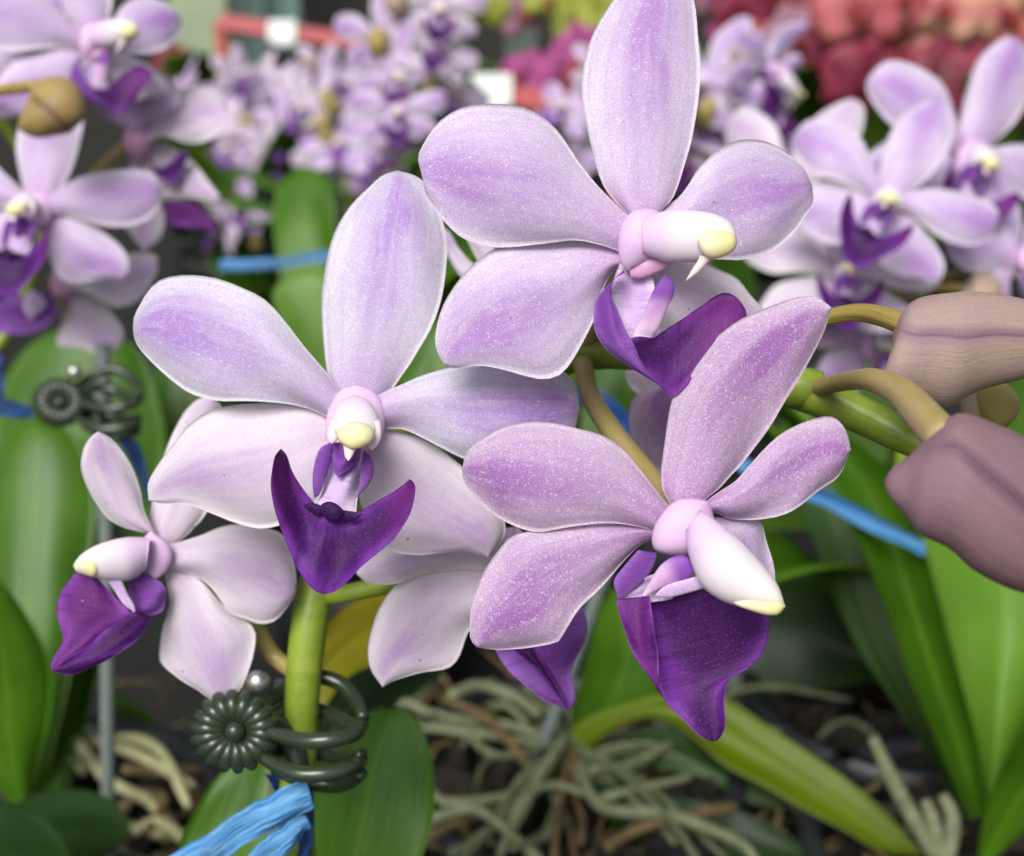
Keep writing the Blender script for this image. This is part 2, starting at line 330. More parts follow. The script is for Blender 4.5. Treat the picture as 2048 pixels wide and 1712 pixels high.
def pod(L, R, d0, mp=PX, off=0, tip=0, bow=0, rf=.8, rb=.8, nt=26, ns=13, seam=None, dent=0.0):
    "rounded solid between two traced edges; section is elliptic, depth = rf/rb times the half width"
    t = us_ease(nt); a = spline(L, us=t); b = spline(R, us=t)
    s = (1 - np.cos(np.pi * np.linspace(0, 1, ns))) / 2
    if seam: s = .5 * s + .5 * np.linspace(0, 1, ns)
    q = a[:, None] + (b - a)[:, None] * s[None, :, None]
    T, Sg = np.meshgrid(t, s, indexing='ij')
    hw = np.linalg.norm(b - a, axis=1) / 2 * (d0 / F_PX)
    prof = np.sqrt(np.clip(1 - (2 * Sg - 1) ** 2, 0, 1))
    D = (off + tip * T + bow * np.sin(np.pi * T)) * 1e-3
    g = 1
    if seam:
        sv_ = seam[1] + (T - seam[0]) * (seam[3] - seam[1]) / (seam[2] - seam[0]); x_ = Sg - sv_
        g = 1 - dent * (np.exp(-(x_ / .035) ** 2) - .35 * np.exp(-((np.abs(x_) - .10) / .06) ** 2)) * np.clip((T - seam[0]) / .1, 0, 1) * np.clip((1 - T) / .1, 0, 1)
    Vf = mp(q[..., 0], q[..., 1], d0 + D - rf * hw[:, None] * prof * g); Vb = mp(q[..., 0], q[..., 1], d0 + D + rb * hw[:, None] * prof)
    n = nt * ns; F = grid_faces(nt, ns, 0, True) + grid_faces(nt, ns, n, False)
    F += [(j, n + j, n + j + 1, j + 1) for j in range(ns - 1)] + [((nt - 1) * ns + j, (nt - 1) * ns + j + 1, n + (nt - 1) * ns + j + 1, n + (nt - 1) * ns + j) for j in range(ns - 1)]
    uv = np.stack([T, Sg], -1).reshape(-1, 2)
    return np.vstack([Vf.reshape(-1, 3), Vb.reshape(-1, 3)]), F, np.vstack([uv, uv])
def tube(pts, rad, n=36, seg=10, ribs=0, ribamp=0.0):
    "round tube along 3-D points"
    P = spline(pts, n) if len(pts) > 2 else spline(pts, n)
    r = np.interp(np.linspace(0, 1, n), np.linspace(0, 1, len(np.atleast_1d(rad))), np.atleast_1d(rad)) if np.ndim(rad) else np.full(n, rad)
    T = np.gradient(P, axis=0); T /= np.linalg.norm(T, axis=1)[:, None] + 1e-12
    ref = np.array([0, 0, 1.0]) if abs(T[0, 2]) < .9 else np.array([1.0, 0, 0])
    A = np.cross(T[0], ref); A /= np.linalg.norm(A); V = []; uv = []
    for i in range(n):
        A = A - T[i] * (A @ T[i]); A /= np.linalg.norm(A); B = np.cross(T[i], A)
        for k in range(seg):
            th = 2 * np.pi * k / seg; rr = r[i] * (1 + ribamp * np.cos(ribs * th))
            V.append(P[i] + rr * (np.cos(th) * A + np.sin(th) * B)); uv.append((i / (n - 1), k / seg))
    F = [(i * seg + k, i * seg + (k + 1) % seg, (i + 1) * seg + (k + 1) % seg, (i + 1) * seg + k) for i in range(n - 1) for k in range(seg)]
    c0 = len(V); V.append(P[0]); uv.append((0, .5)); V.append(P[-1]); uv.append((1, .5))
    F += [(c0, (k + 1) % seg, k) for k in range(seg)] + [(c0 + 1, (n - 1) * seg + k, (n - 1) * seg + (k + 1) % seg) for k in range(seg)]
    return np.array(V), F, np.array(uv)
def ball(c, r, sc=(1, 1, 1), nu=14, nv=10):
    V = []; uv = []
    for i in range(nv + 1):
        ph = np.pi * i / nv
        for k in range(nu): th = 2 * np.pi * k / nu; V.append(np.array(c) + r * np.array(sc) * np.array([np.sin(ph) * np.cos(th), np.sin(ph) * np.sin(th), np.cos(ph)])); uv.append((i / nv, k / nu))
    F = [(i * nu + k, (i + 1) * nu + k, (i + 1) * nu + (k + 1) % nu, i * nu + (k + 1) % nu) for i in range(nv) for k in range(nu)]
    return np.array(V), F, np.array(uv)
def lathe(c, prof, seg=28):
    V = []; n = len(prof)
    for r, z in prof:
        for k in range(seg): th = 2 * np.pi * k / seg; V.append((c[0] + r * np.cos(th), c[1] + r * np.sin(th), c[2] + z))
    F = [(i * seg + k, i * seg + (k + 1) % seg, (i + 1) * seg + (k + 1) % seg, (i + 1) * seg + k) for i in range(n - 1) for k in range(seg)]
    return np.array(V), F
def box(x0, x1, y0, y1, z0, z1):
    V = [(x, y, z) for z in (z0, z1) for y in (y0, y1) for x in (x0, x1)]
    return V, [(0, 2, 3, 1), (4, 5, 7, 6), (0, 1, 5, 4), (2, 6, 7, 3), (0, 4, 6, 2), (1, 3, 7, 5)]
def merge(parts):
    V = []; F = []; U = []; o = 0
    for v, f, *u in parts:
        V.append(np.asarray(v, float)); F += [tuple(i + o for i in q) for q in f]; o += len(v); U.append(u[0] if u else np.zeros((len(v), 2)))
    return np.vstack(V), F, np.vstack(U)

# ------------------------------------------------------------------ the setting
v, f = box(-2.2, 2.2, -.35, 1.9, -.03, 0); put('bench', v, f, 'bench', smooth=False, kind='structure')
v, f = box(-60, 60, -60, 60, -.80, -.75); put('ground', v, f, 'concrete', smooth=False, kind='structure')

# ------------------------------------------------------------------ flowers as traced pieces
# ('b' blade | 'p' pod, name, material, left edge, right edge, parameters)
def piece(kind, name, mat, L, R, **k): return (kind, name, mat, L, R, k)
b_ = lambda *a, **k: piece('b', *a, **k)
p_ = lambda *a, **k: piece('p', *a, **k)
FLOWER_A = dict(c=(708, 825), d=.146, pieces=[
 b_('dorsal_sepal', 'petal_pale', [(672,800),(655,748),(643,640),(645,570),(661,485),(692,425),(731,380),(766,350),(795,341)], [(772,800),(787,776),(836,702),(867,646),(885,586),(895,515),(888,450),(868,395),(840,357),(795,341)], off=1.5, tip=3.5, bow=-1.5, cup=1.6),
 b_('petal', 'petal_pale', [(698,800),(676,776),(654,746),(608,692),(573,646),(531,600),(485,576),(436,558),(380,550),(331,555),(303,572),(282,604),(268,635),(266,660)], [(668,842),(626,821),(590,811),(545,805),(485,802),(436,802),(394,793),(363,776),(324,744),(289,709),(270,681),(266,660)], off=.2, tip=3, bow=-2.2, cup=1.8),
 b_('petal', 'petal_pale', [(730,800),(787,776),(850,748),(920,730),(1000,722),(1080,728),(1130,745),(1152,775),(1160,820)], [(740,862),(765,858),(804,858),(834,870),(880,894),(931,919),(1000,935),(1080,925),(1140,880),(1160,820)], off=.2, tip=2.5, bow=-1.6, cup=2.0),
 b_('lateral_sepal', 'petal_white', [(672,835),(600,813),(545,806),(480,808),(420,820),(380,848),(345,890),(315,930),(296,968),(297,1001)], [(690,900),(665,950),(640,1000),(600,1035),(560,1050),(520,1057),(480,1049),(430,1030),(380,1010),(330,1007),(297,1001)], off=2, tip=2.5, bow=-1, cup=1.3),
 b_('lateral_sepal', 'petal_white', [(735,850),(790,862),(850,880),(915,925),(965,970),(1003,1020),(1008,1070),(977,1115)], [(705,900),(715,980),(735,1050),(765,1095),(825,1110),(883,1106),(930,1103),(977,1115)], off=2, tip=2.2, bow=-.6, cup=1.2),
 p_('flower_hub', 'hub', [(712,770),(682,780),(662,806),(652,840),(652,875),(668,905),(705,915)], [(712,770),(745,782),(764,806),(770,840),(764,875),(745,900),(705,915)], rf=.30, rb=.5, off=-.2),
 b_('claw', 'lip_pale', [(662,885),(656,930),(648,975),(632,1012)], [(722,890),(722,930),(718,975),(712,1024)], off=-4, tip=-3, cup=2.2, th=.8),
 b_('claw_band', 'lip_violet', [(664,885),(662,910),(664,935),(676,956)], [(722,885),(720,910),(712,935),(676,956)], off=-6.2, tip=-.5, cup=1.4, th=.5, groove=0),
 p_('side_lobe', 'lip_violet', [(660,885),(640,897),(628,930),(625,965),(628,995)], [(668,890),(660,930),(648,968),(638,990),(628,995)], off=-5, tip=-1, rf=.8, rb=.5),
 p_('side_lobe', 'lip_violet', [(728,900),(722,930),(722,960),(716,985),(708,1000)], [(728,900),(743,915),(748,940),(738,968),(708,1000)], off=-5, tip=-1, rf=.8, rb=.5),
 b_('lip', 'lip_horned', [(562,897),(549,913),(541,967),(546,1007),(558,1049),(576,1095),(594,1137),(618,1171),(644,1189),(670,1183),(697,1162),(725,1131),(758,1104),(792,1074),(816,1037),(827,1004),(830,970),(819,958)], [(562,897),(573,910),(585,943),(603,973),(625,1001),(637,1013),(658,1007),(682,1019),(700,1027),(725,1019),(758,1001),(789,982),(819,958)], off=-11, bow=3.2, tilt=2.2, cup=-.8, th=1.0, groove=0, ripple=.5, nt=44, ns=16, ridge=1.3),
 p_('callus', 'lip_dark', [(606,1010),(622,1006),(640,1010),(650,1020)], [(606,1010),(618,1022),(636,1032),(650,1020)], off=-8.2, rf=.4, rb=.8, nt=14, ns=9),
 p_('callus', 'lip_dark', [(636,1018),(645,1007),(660,1003),(676,1010),(690,1024)], [(636,1018),(648,1034),(664,1044),(680,1040),(690,1024)], off=-8.4, rf=.5, rb=.8, nt=16, ns=9),
 p_('callus', 'lip_dark', [(680,1020),(694,1022),(708,1028),(726,1028)], [(680,1020),(690,1038),(708,1042),(726,1028)], off=-8.2, rf=.4, rb=.8, nt=14, ns=9),
 p_('column', 'column', [(708,789),(684,801),(668,825),(659,848),(664,866),(684,872),(706,872)], [(708,789),(735,799),(752,823),(760,846),(756,866),(734,872),(706,872)], off=-3.5, tip=-4, rf=.7, rb=.6),
 p_('column_wing', 'column_tip', [(662,836),(655,862),(655,880),(664,888)], [(684,842),(680,866),(675,880),(664,888)], off=-6.6, tip=-.6, rf=.4, rb=.5, nt=14, ns=9),
 p_('column_wing', 'column_tip', [(736,842),(737,870),(735,890),(744,901)], [(760,838),(763,864),(758,887),(744,901)], off=-6.6, tip=-.6, rf=.4, rb=.5, nt=14, ns=9),
 p_('anther_cap', 'anther', [(711,842),(686,850),(674,866),(680,884),(698,896),(704,897)], [(711,842),(738,850),(749,866),(744,884),(722,896),(704,897)], off=-7.5, tip=-2.0, rf=.72, rb=.4),
 p_('rostellum', 'tooth', [(686,890),(688,902),(690,914),(697,922)], [(716,892),(710,902),(704,914),(697,922)], off=-8.5, tip=-1, rf=.6, rb=.5, nt=12, ns=9),
])
FLOWER_B = dict(c=(1270, 470), d=.138, pieces=[
 b_('dorsal_sepal', 'petal_mid', [(1262,445),(1252,427),(1208,374),(1184,299),(1168,224),(1163,173),(1173,107),(1194,51),(1226,0),(1265,-45),(1310,-70)], [(1315,438),(1325,420),(1348,392),(1376,308),(1392,234),(1399,173),(1399,107),(1388,0),(1365,-45),(1310,-70)], off=1.5, tip=2, bow=-1.2, cup=1.5),
 b_('petal', 'petal_mid', [(1272,440),(1252,427),(1198,374),(1156,322),(1119,266),(1086,234),(1044,213),(988,207),(932,213),(890,234),(857,271),(836,313),(844,346)], [(1245,505),(1194,488),(1147,481),(1082,488),(1007,495),(960,490),(918,472),(881,434),(853,392),(844,346)], off=.5, tip=-1, bow=-1.8, cup=1.8),
 b_('petal', 'petal_mid', [(1305,445),(1325,420),(1362,388),(1395,341),(1427,304),(1465,283),(1497,279),(1539,285),(1572,304),(1605,332),(1624,369)], [(1300,480),(1350,500),(1400,515),(1441,519),(1483,521),(1530,509),(1567,486),(1605,444),(1626,406),(1624,369)], off=2, tip=6, bow=-1.2, cup=1.5, jit=1.2),
 b_('lateral_sepal', 'petal_mid', [(1248,500),(1190,488),(1140,482),(1072,487),(1010,492),(975,505),(940,535),(905,578),(882,620),(871,670),(874,700),(888,729)], [(1250,535),(1225,545),(1200,595),(1183,650),(1150,712),(1120,750),(1086,759),(1050,752),(1007,740),(960,731),(915,737),(888,729)], off=2, tip=-.5, bow=-1.5, cup=1.4),
 b_('lateral_sepal', 'petal_white', [(1300,490),(1400,518),(1437,537),(1474,556),(1500,588),(1530,625),(1540,665)], [(1262,525),(1280,590),(1310,650),(1380,690),(1460,690),(1540,665)], off=2.5, tip=5, bow=-.5, cup=.8),
 p_('flower_hub', 'hub', [(1290,416),(1262,425),(1243,450),(1236,490),(1242,525),(1256,540)], [(1290,416),(1318,424),(1330,460),(1325,495),(1300,518),(1256,540)], rf=.7, rb=.4, off=-1.5),
 p_('claw', 'pink_claw', [(1258,535),(1285,512),(1315,505),(1345,522)], [(1262,555),(1285,556),(1320,543),(1345,528)], off=-1, tip=-1, rf=.5, rb=.5),
 b_('throat', 'lip_pale', [(1240,525),(1222,575),(1234,635),(1258,684)], [(1300,530),(1312,590),(1316,640),(1330,676)], off=.5, tip=-2.2, cup=-1.2, th=.6),
 b_('lip_flank', 'lip_violet', [(1247,540),(1215,570),(1195,595),(1187,625),(1188,655),(1200,683),(1225,710),(1265,738),(1310,765),(1346,792)], [(1250,545),(1228,560),(1223,590),(1236,620),(1252,660),(1268,690),(1281,722),(1297,746),(1346,792)], off=-2, tip=-3, bow=-2.2, cup=.8, tilt=-1.0, th=.9, groove=0),
 p_('side_lobe', 'lobe_grad', [(1265,672),(1277,645),(1291,618),(1300,595),(1313,570),(1331,548)], [(1303,674),(1320,650),(1336,613),(1348,588),(1348,568),(1331,548)], off=-4.5, tip=-1.5, rf=.3, rb=.3),
 b_('lip', 'lip_end', [(1258,678),(1281,672),(1305,676),(1327,662),(1370,635),(1407,608),(1443,586),(1468,591),(1488,613),(1496,640)], [(1275,716),(1291,741),(1320,772),(1346,793),(1385,762),(1420,722),(1460,682),(1487,662),(1496,640)], off=-2.6, tip=1.5, bow=1.0, tilt=-1.5, th=.9, groove=0, ripple=.5),
 p_('column', 'column', [(1285,440),(1321,424),(1358,420),(1407,423),(1443,433),(1466,451),(1474,476)], [(1285,508),(1313,517),(1336,525),(1370,525),(1410,523),(1448,512),(1468,498),(1474,476)], off=-2.5, tip=-3, rf=.75, rb=.7),
 p_('anther_cap', 'anther', [(1394,484),(1402,468),(1426,460),(1450,462),(1468,470),(1475,486)], [(1394,484),(1406,508),(1426,518),(1450,512),(1468,500),(1475,486)], off=-6.5, rf=.8, rb=.5),
 p_('rostellum', 'tooth', [(1398,508),(1396,520),(1382,542),(1371,562)], [(1424,516),(1412,530),(1394,548),(1371,562)], off=-6, rf=.7, rb=.7, nt=14, ns=9),
])
FLOWER_C = dict(c=(1365, 1040), d=.133, pieces=[
 b_('dorsal_sepal', 'petal_deep', [(1345,1015),(1322,967),(1330,881),(1346,795),(1384,730),(1437,671),(1491,634),(1545,612),(1599,594),(1636,596),(1663,615)], [(1395,1015),(1416,994),(1443,972),(1491,919),(1539,854),(1582,784),(1620,720),(1647,666),(1663,615)], off=1.5, tip=-3.5, bow=1.0, cup=1.6),
 b_('petal', 'petal_deep', [(1355,1022),(1335,1010),(1298,962),(1255,908),(1217,876),(1158,857),(1077,843),(1007,854),(959,881),(932,908),(924,940)], [(1325,1068),(1287,1056),(1222,1047),(1142,1053),(1072,1064),(1007,1042),(970,1015),(932,972),(924,940)], off=.4, tip=2, bow=-2.0, cup=1.8),
 b_('petal', 'petal_deep', [(1398,1020),(1416,999),(1470,962),(1529,897),(1577,859),(1642,833),(1674,838),(1693,865),(1702,900)], [(1400,1040),(1427,1025),(1459,1037),(1518,1039),(1577,1026),(1636,983),(1679,951),(1702,900)], off=1, tip=-1, bow=-.6, cup=1.4),
 b_('lateral_sepal', 'petal_deep', [(1325,1060),(1290,1052),(1201,1048),(1115,1056),(1029,1069),(997,1101),(964,1150),(943,1209),(940,1273),(954,1295)], [(1330,1080),(1287,1085),(1244,1128),(1201,1176),(1158,1219),(1131,1262),(1115,1284),(1061,1295),(1007,1300),(954,1295)], off=2, tip=.5, bow=-1.8, cup=1.5, curl=-.6),
 b_('lateral_sepal', 'petal_mid', [(1400,1035),(1460,1035),(1518,1040),(1534,1085),(1550,1144),(1546,1200)], [(1380,1080),(1420,1130),(1450,1170),(1490,1195),(1520,1205),(1546,1200)], off=2.5, tip=3, cup=.8),
 p_('flower_hub', 'hub', [(1385,996),(1350,1002),(1318,1035),(1304,1070),(1310,1100),(1345,1112),(1378,1112)], [(1385,996),(1415,1003),(1424,1022),(1430,1050),(1420,1085),(1400,1105),(1378,1112)], rf=.62, rb=.5, off=-1.0),
 p_('side_lobe', 'lip_violet', [(1276,1100),(1250,1130),(1228,1160),(1232,1185),(1240,1200)], [(1314,1105),(1308,1130),(1290,1160),(1262,1182),(1240,1200)], off=-2.5, rf=.35, rb=.35),
 p_('side_lobe', 'lobe_grad', [(1285,1190),(1298,1166),(1319,1133),(1345,1114),(1372,1112),(1392,1135)], [(1290,1192),(1320,1178),(1362,1163),(1384,1152),(1392,1135)], off=-3.2, tip=-1, rf=.4, rb=.35),
 b_('throat', 'lip_pale', [(1245,1198),(1262,1175),(1300,1150),(1350,1140)], [(1260,1205),(1310,1204),(1370,1190),(1410,1165)], off=-1.5, cup=-.6, th=.6),
 p_('inner_lobe', 'lip_pale', [(1310,1190),(1330,1172),(1365,1160),(1405,1150)], [(1310,1192),(1340,1194),(1375,1186),(1412,1175)], off=-4, rf=.4, rb=.3, nt=16, ns=9),
 b_('lip', 'lip', [(1296,1192),(1300,1260),(1308,1330),(1325,1395),(1367,1440),(1400,1472),(1427,1484)], [(1400,1176),(1470,1196),(1533,1226),(1538,1270),(1525,1308),(1490,1340),(1460,1360),(1449,1400),(1452,1450),(1440,1478),(1427,1484)], off=-1.5, tip=-2, bow=1.2, cup=.9, tilt=-.6, th=1.0, groove=0, ripple=.5),
 b_('lip_flank', 'lip_maroon', [(1232,1198),(1242,1240),(1263,1300),(1298,1354),(1330,1402)], [(1300,1192),(1307,1250),(1317,1320),(1318,1370),(1330,1402)], off=-3.2, tip=-.6, bow=-1, cup=.8, th=.9, groove=0),
 p_('column', 'column', [(1372,1060),(1376,1105),(1400,1166),(1437,1198),(1480,1214),(1529,1228),(1556,1228),(1570,1212)], [(1400,1020),(1427,1037),(1480,1080),(1529,1133),(1557,1172),(1570,1212)], off=-3.5, tip=-5, rf=.8, rb=.8),
 p_('anther_cap', 'anther', [(1466,1204),(1482,1214),(1529,1229),(1556,1229),(1571,1212)], [(1466,1204),(1500,1199),(1530,1203),(1555,1202),(1571,1212)], off=-9.2, tip=-1.5, rf=.7, rb=.6),
])
FLOWER_D = dict(c=(310, 1110), d=.163, pieces=[
 b_('petal', 'petal_white', [(305,1068),(255,1057),(220,1040),(196,1012),(175,977),(162,935),(168,896),(182,872),(197,863)], [(312,1068),(290,1026),(280,980),(266,938),(245,903),(220,875),(197,863)], off=0, tip=-3, cup=1.2),
 b_('dorsal_sepal', 'petal_white', [(298,1075),(302,1010),(315,950),(340,880),(370,820),(400,797),(428,795)], [(345,1092),(380,1065),(415,1020),(440,950),(450,880),(445,820),(428,795)], off=2, tip=3, cup=1),
 b_('petal', 'petal_white', [(325,1092),(388,1075),(431,1057),(476,1049),(536,1057),(567,1071),(585,1110),(593,1155),(592,1183)], [(325,1138),(381,1148),(423,1176),(459,1226),(483,1236),(518,1247),(550,1240),(578,1212),(592,1183)], off=.5, tip=2, bow=-1.5, cup=1.5),
 b_('lateral_sepal', 'petal_white', [(325,1130),(332,1165),(339,1208),(325,1254),(318,1299),(322,1327),(360,1359),(395,1380),(441,1413)], [(345,1130),(400,1160),(450,1215),(506,1254),(508,1303),(490,1359),(466,1397),(441,1413)], off=1.8, tip=.5, bow=-1, cup=1.3),
 p_('flower_hub', 'hub', [(300,1062),(282,1085),(280,1120),(290,1148),(305,1162)], [(300,1062),(335,1085),(345,1115),(330,1145),(305,1162)], rf=.6, rb=.5, off=-1),
 b_('side_lobe', 'lip_violet', [(268,1145),(256,1155),(258,1185),(262,1210),(275,1232)], [(300,1150),(328,1172),(331,1200),(318,1226),(275,1236)], off=-2, cup=.8, groove=0, th=.8),
 b_('lip', 'lip_maroon', [(150,1145),(119,1191),(113,1226),(126,1278),(105,1320),(102,1343)], [(190,1150),(240,1205),(260,1226),(230,1250),(180,1290),(102,1343)], off=-4, tip=-2, cup=.5, groove=0, th=.9),
 b_('lip', 'lip', [(262,1222),(230,1240),(180,1285),(130,1320),(102,1343)], [(306,1236),(276,1278),(227,1313),(185,1334),(143,1349),(102,1343)], off=-4.5, tip=-1.5, cup=.8, groove=0, th=.9),
 p_('inner_lobe', 'lip_pale', [(206,1150),(228,1180),(246,1208),(268,1224)], [(240,1150),(254,1185),(268,1210),(270,1222)], off=-4.6, rf=.5, rb=.5, nt=14, ns=9),
 p_('column', 'column', [(300,1075),(248,1075),(196,1089),(161,1110),(147,1132)], [(292,1140),(270,1156),(252,1162),(213,1160),(182,1153),(155,1145),(147,1132)], off=-3, tip=-4, rf=.8, rb=.8),
 p_('anther_cap', 'anther', [(146,1132),(154,1118),(172,1113),(192,1122),(200,1140)], [(146,1132),(156,1144),(172,1150),(188,1154),(200,1140)], off=-6.6, rf=.8, rb=.5, nt=14, ns=9),
])
FLOWER_E = dict(c=(1040, 1150), d=.157, pieces=[
 b_('petal', 'petal_white', [(1040,1120),(960,1060),(880,1065),(800,1085),(740,1110),(716,1130),(713,1149)], [(1030,1160),(959,1139),(861,1146),(818,1158),(789,1168),(738,1166),(713,1149)], off=0, tip=1, cup=1.2),
 b_('lateral_sepal', 'petal_white', [(1030,1140),(959,1137),(880,1145),(815,1158),(785,1176),(760,1215),(745,1251),(736,1305),(743,1341),(765,1374)], [(1040,1170),(1000,1210),(960,1245),(937,1262),(919,1312),(897,1336),(843,1345),(789,1361),(765,1374)], off=1.5, tip=1, bow=-1, cup=1.4),
 b_('petal', 'petal_white', [(1020,1130),(1000,1090),(1005,1060),(1033,1053)], [(1050,1130),(1055,1100),(1050,1070),(1033,1053)], off=1, tip=1.5),
 p_('flower_hub', 'hub', [(1040,1100),(1015,1130),(1015,1165),(1040,1190)], [(1040,1100),(1070,1130),(1070,1165),(1040,1190)], rf=.6, rb=.6),
 b_('lip', 'lip_violet', [(975,1250),(991,1301),(1019,1344),(1053,1373),(1090,1402),(1136,1419)], [(1130,1200),(1164,1216),(1175,1245),(1171,1280),(1150,1321),(1142,1350),(1150,1386),(1149,1406),(1136,1419)], off=-4, tip=-1, cup=.8, groove=0, th=.9),
 b_('lip_keel', 'lip', [(1000,1280),(1040,1310),(1090,1360),(1132,1415)], [(1060,1270),(1075,1305),(1112,1360),(1136,1418)], off=-4.9, tip=-.9, groove=0, th=.6),
])
FLOWER_F = dict(c=(1330, 960), d=.176, pieces=[
 b_('dorsal_sepal', 'petal_deep', [(1310,950),(1268,890),(1258,830),(1275,790),(1330,768)], [(1360,950),(1372,880),(1378,810),(1330,768)], off=0, tip=1, cup=1),
 b_('petal', 'petal_white', [(1330,800),(1290,795),(1262,775),(1252,750),(1256,728)], [(1350,780),(1320,740),(1290,722),(1256,728)], off=1, tip=2, cup=.8),
 p_('flower_hub', 'hub', [(1330,920),(1305,960),(1330,990)], [(1330,920),(1355,960),(1330,990)], rf=.6, rb=.6),
])
FLOWER_G = dict(c=(985, 560), d=.185, pieces=[
 b_('petal', 'petal_white', [(985,560),(955,520),(935,480),(918,440),(900,432)], [(1005,545),(990,500),(960,460),(930,434),(900,432)], off=0, tip=1, cup=.8),
 b_('petal', 'petal_white', [(985,575),(930,560),(900,520),(888,480),(880,450)], [(990,560),(950,530),(920,500),(900,465),(880,450)], off=1.5, tip=1, cup=.8),
 p_('flower_hub', 'hub', [(990,540),(970,565),(990,590)], [(990,540),(1012,565),(990,590)], rf=.6, rb=.6),
])
def build_piece(pc, d0, mp, seed):
    kind, name, mat, L, R, k = pc
    if kind == 'b': return blade(L, R, d0, mp, seed=seed, **k)
    return pod(L, R, d0, mp, **k)
def traced_flower(plant, fl, ped, label=None, ped_mat='pedicel', r=.0012):
    "flower part = its pedicel; every petal, the lip and the column are its sub-parts"
    pts = np.array([W(*p) for p in ped]); v, f, uv = tube(pts, np.linspace(r, r * 1.25, 6), 30, 10)
    fo = put('flower', v, f, ped_mat, plant, uv, origin=W(*fl['c'], fl['d']))
    if label: fo['label'] = label
    for i, pc in enumerate(fl['pieces']):
        v, f, uv = build_piece(pc, fl['d'], PX, i * 7 + int(fl['c'][0]))
        put(pc[1], v, f, pc[2], fo, uv)
    return fo

# ------------------------------------------------------------------ front orchid
POT = .10
def pot(x, y, label, r=.046, h=.10):
    e = empty('flower_pot', (x, y, 0), label, 'pot', 'black plastic pots on the bench')
    v, f = lathe((x, y, 0), [(0, .002), (r * .74, .002), (r * .76, 0), (r, h - .006), (r * .94, h - .006), (r * .7, .004), (0, .004)]); put('pot_wall', v, f, 'pot_black', e)
    v, f = lathe((x, y, 0), [(r * .955, h - .012), (r * 1.06, h - .012), (r * 1.06, h), (r * .955, h), (r * .955, h - .012)]); put('pot_rim', v, f, 'pot_black', e)
    rs = np.random.RandomState(int(abs(x * 1000) + abs(y * 777))); V = []; F = []
    for k in range(90):
        a = rs.rand() * 6.28; q = r * .86 * math.sqrt(rs.rand()); c = np.array([x + q * math.cos(a), y + q * math.sin(a), h - .014 + rs.rand() * .008])
        bv, bf = box(-.006 * (.5 + rs.rand()), .006, -.004, .004 * (.5 + rs.rand()), -.002, .0025)
        m = np.array(Euler((rs.rand() * 2, rs.rand() * 2, rs.rand() * 6)).to_matrix()); o = len(V)
        V += list(c + np.array(bv) @ m.T); F += [tuple(i + o for i in q_) for q_ in bf]
    v, f = lathe((x, y, 0), [(0, h - .018), (r * .93, h - .018)]); put('potting_mix', np.vstack([v, V]), f + [tuple(i + len(v) for i in q) for q in F], 'bark', e, kind='stuff', smooth=False)
    return e
def root_tube(plant, pts, r, mat): 
    v, f, uv = tube(pts, [r * rnd.uniform(.75, 1.25) for _ in range(7)] + [r * .6], 24, 8); put('root', v, f, mat, plant, uv)

base1 = np.array([-.030, .158, POT - .012])
front = empty('orchid_plant', base1, 'sharply focused front orchid with five open lilac flowers and large mauve buds at right', 'orchid')
pot(base1[0], base1[1], 'black pot under the sharply focused front orchid, below the picture edge')
STEM = [(598,1712,.172),(600,1500,.171),(610,1320,.170),(640,1150,.171),(720,1000,.172),(850,850,.171),(1000,760,.168),(1180,695,.163),(1400,715,.160),(1560,765,.156),(1700,820,.1525),(1800,868,.149),(1960,935,.145),(2080,960,.143)]
sp = np.vstack([base1, base1 + (0, -.008, .04), np.array([W(*p) for p in STEM])])
v, f, uv = tube(sp, np.r_[np.full(8, .0024), .0026, .0029, .0030, .0030, .0028, .0022, .0016], 90, 14); put('flower_stem', v, f, 'stem', front, uv)
def node(px, py, d, dx, dy, L=.006, r=.0031):
    a = W(px, py, d); b_2 = W(px + dx, py + dy, d); v, f, uv = tube([a, (a + b_2) / 2, b_2], [r * .86, r, r * .98, r * .8], 12, 12); put('bract', v, f, 'stem', front, uv)
node(1562,778,.1545,82,-3, r=.0027); node(1140,735,.163,34,-38, r=.0026)
traced_flower(front, FLOWER_A, [(760,960,.172),(740,920,.162),(712,850,.149)], 'open pale flower facing the viewer, its dark purple lip pointing down')
traced_flower(front, FLOWER_B, [(1160,700,.163),(1215,620,.155),(1260,520,.142)], 'topmost open flower with its yellow tipped column pointing right')
traced_flower(front, FLOWER_C, [(1166,722,.160),(1180,790,.157),(1232,872,.151),(1295,950,.145),(1355,1035,.136)], 'deepest lilac open flower with its column pointing down to the right', r=.00125)
traced_flower(front, FLOWER_D, [(600,1350,.170),(545,1310,.172),(500,1240,.170),(400,1160,.168),(320,1115,.165)], 'small softly blurred flower at lower left facing left')
traced_flower(front, FLOWER_E, [(640,1195,.171),(700,1185,.168),(800,1165,.166),(940,1150,.163),(1035,1150,.158)], 'pale flower half hidden behind the two centre flowers', 'stem')
traced_flower(front, FLOWER_F, [(1420,720,.161),(1380,850,.172),(1335,960,.177)])
traced_flower(front, FLOWER_G, [(1060,740,.167),(1030,660,.178),(985,565,.186)])
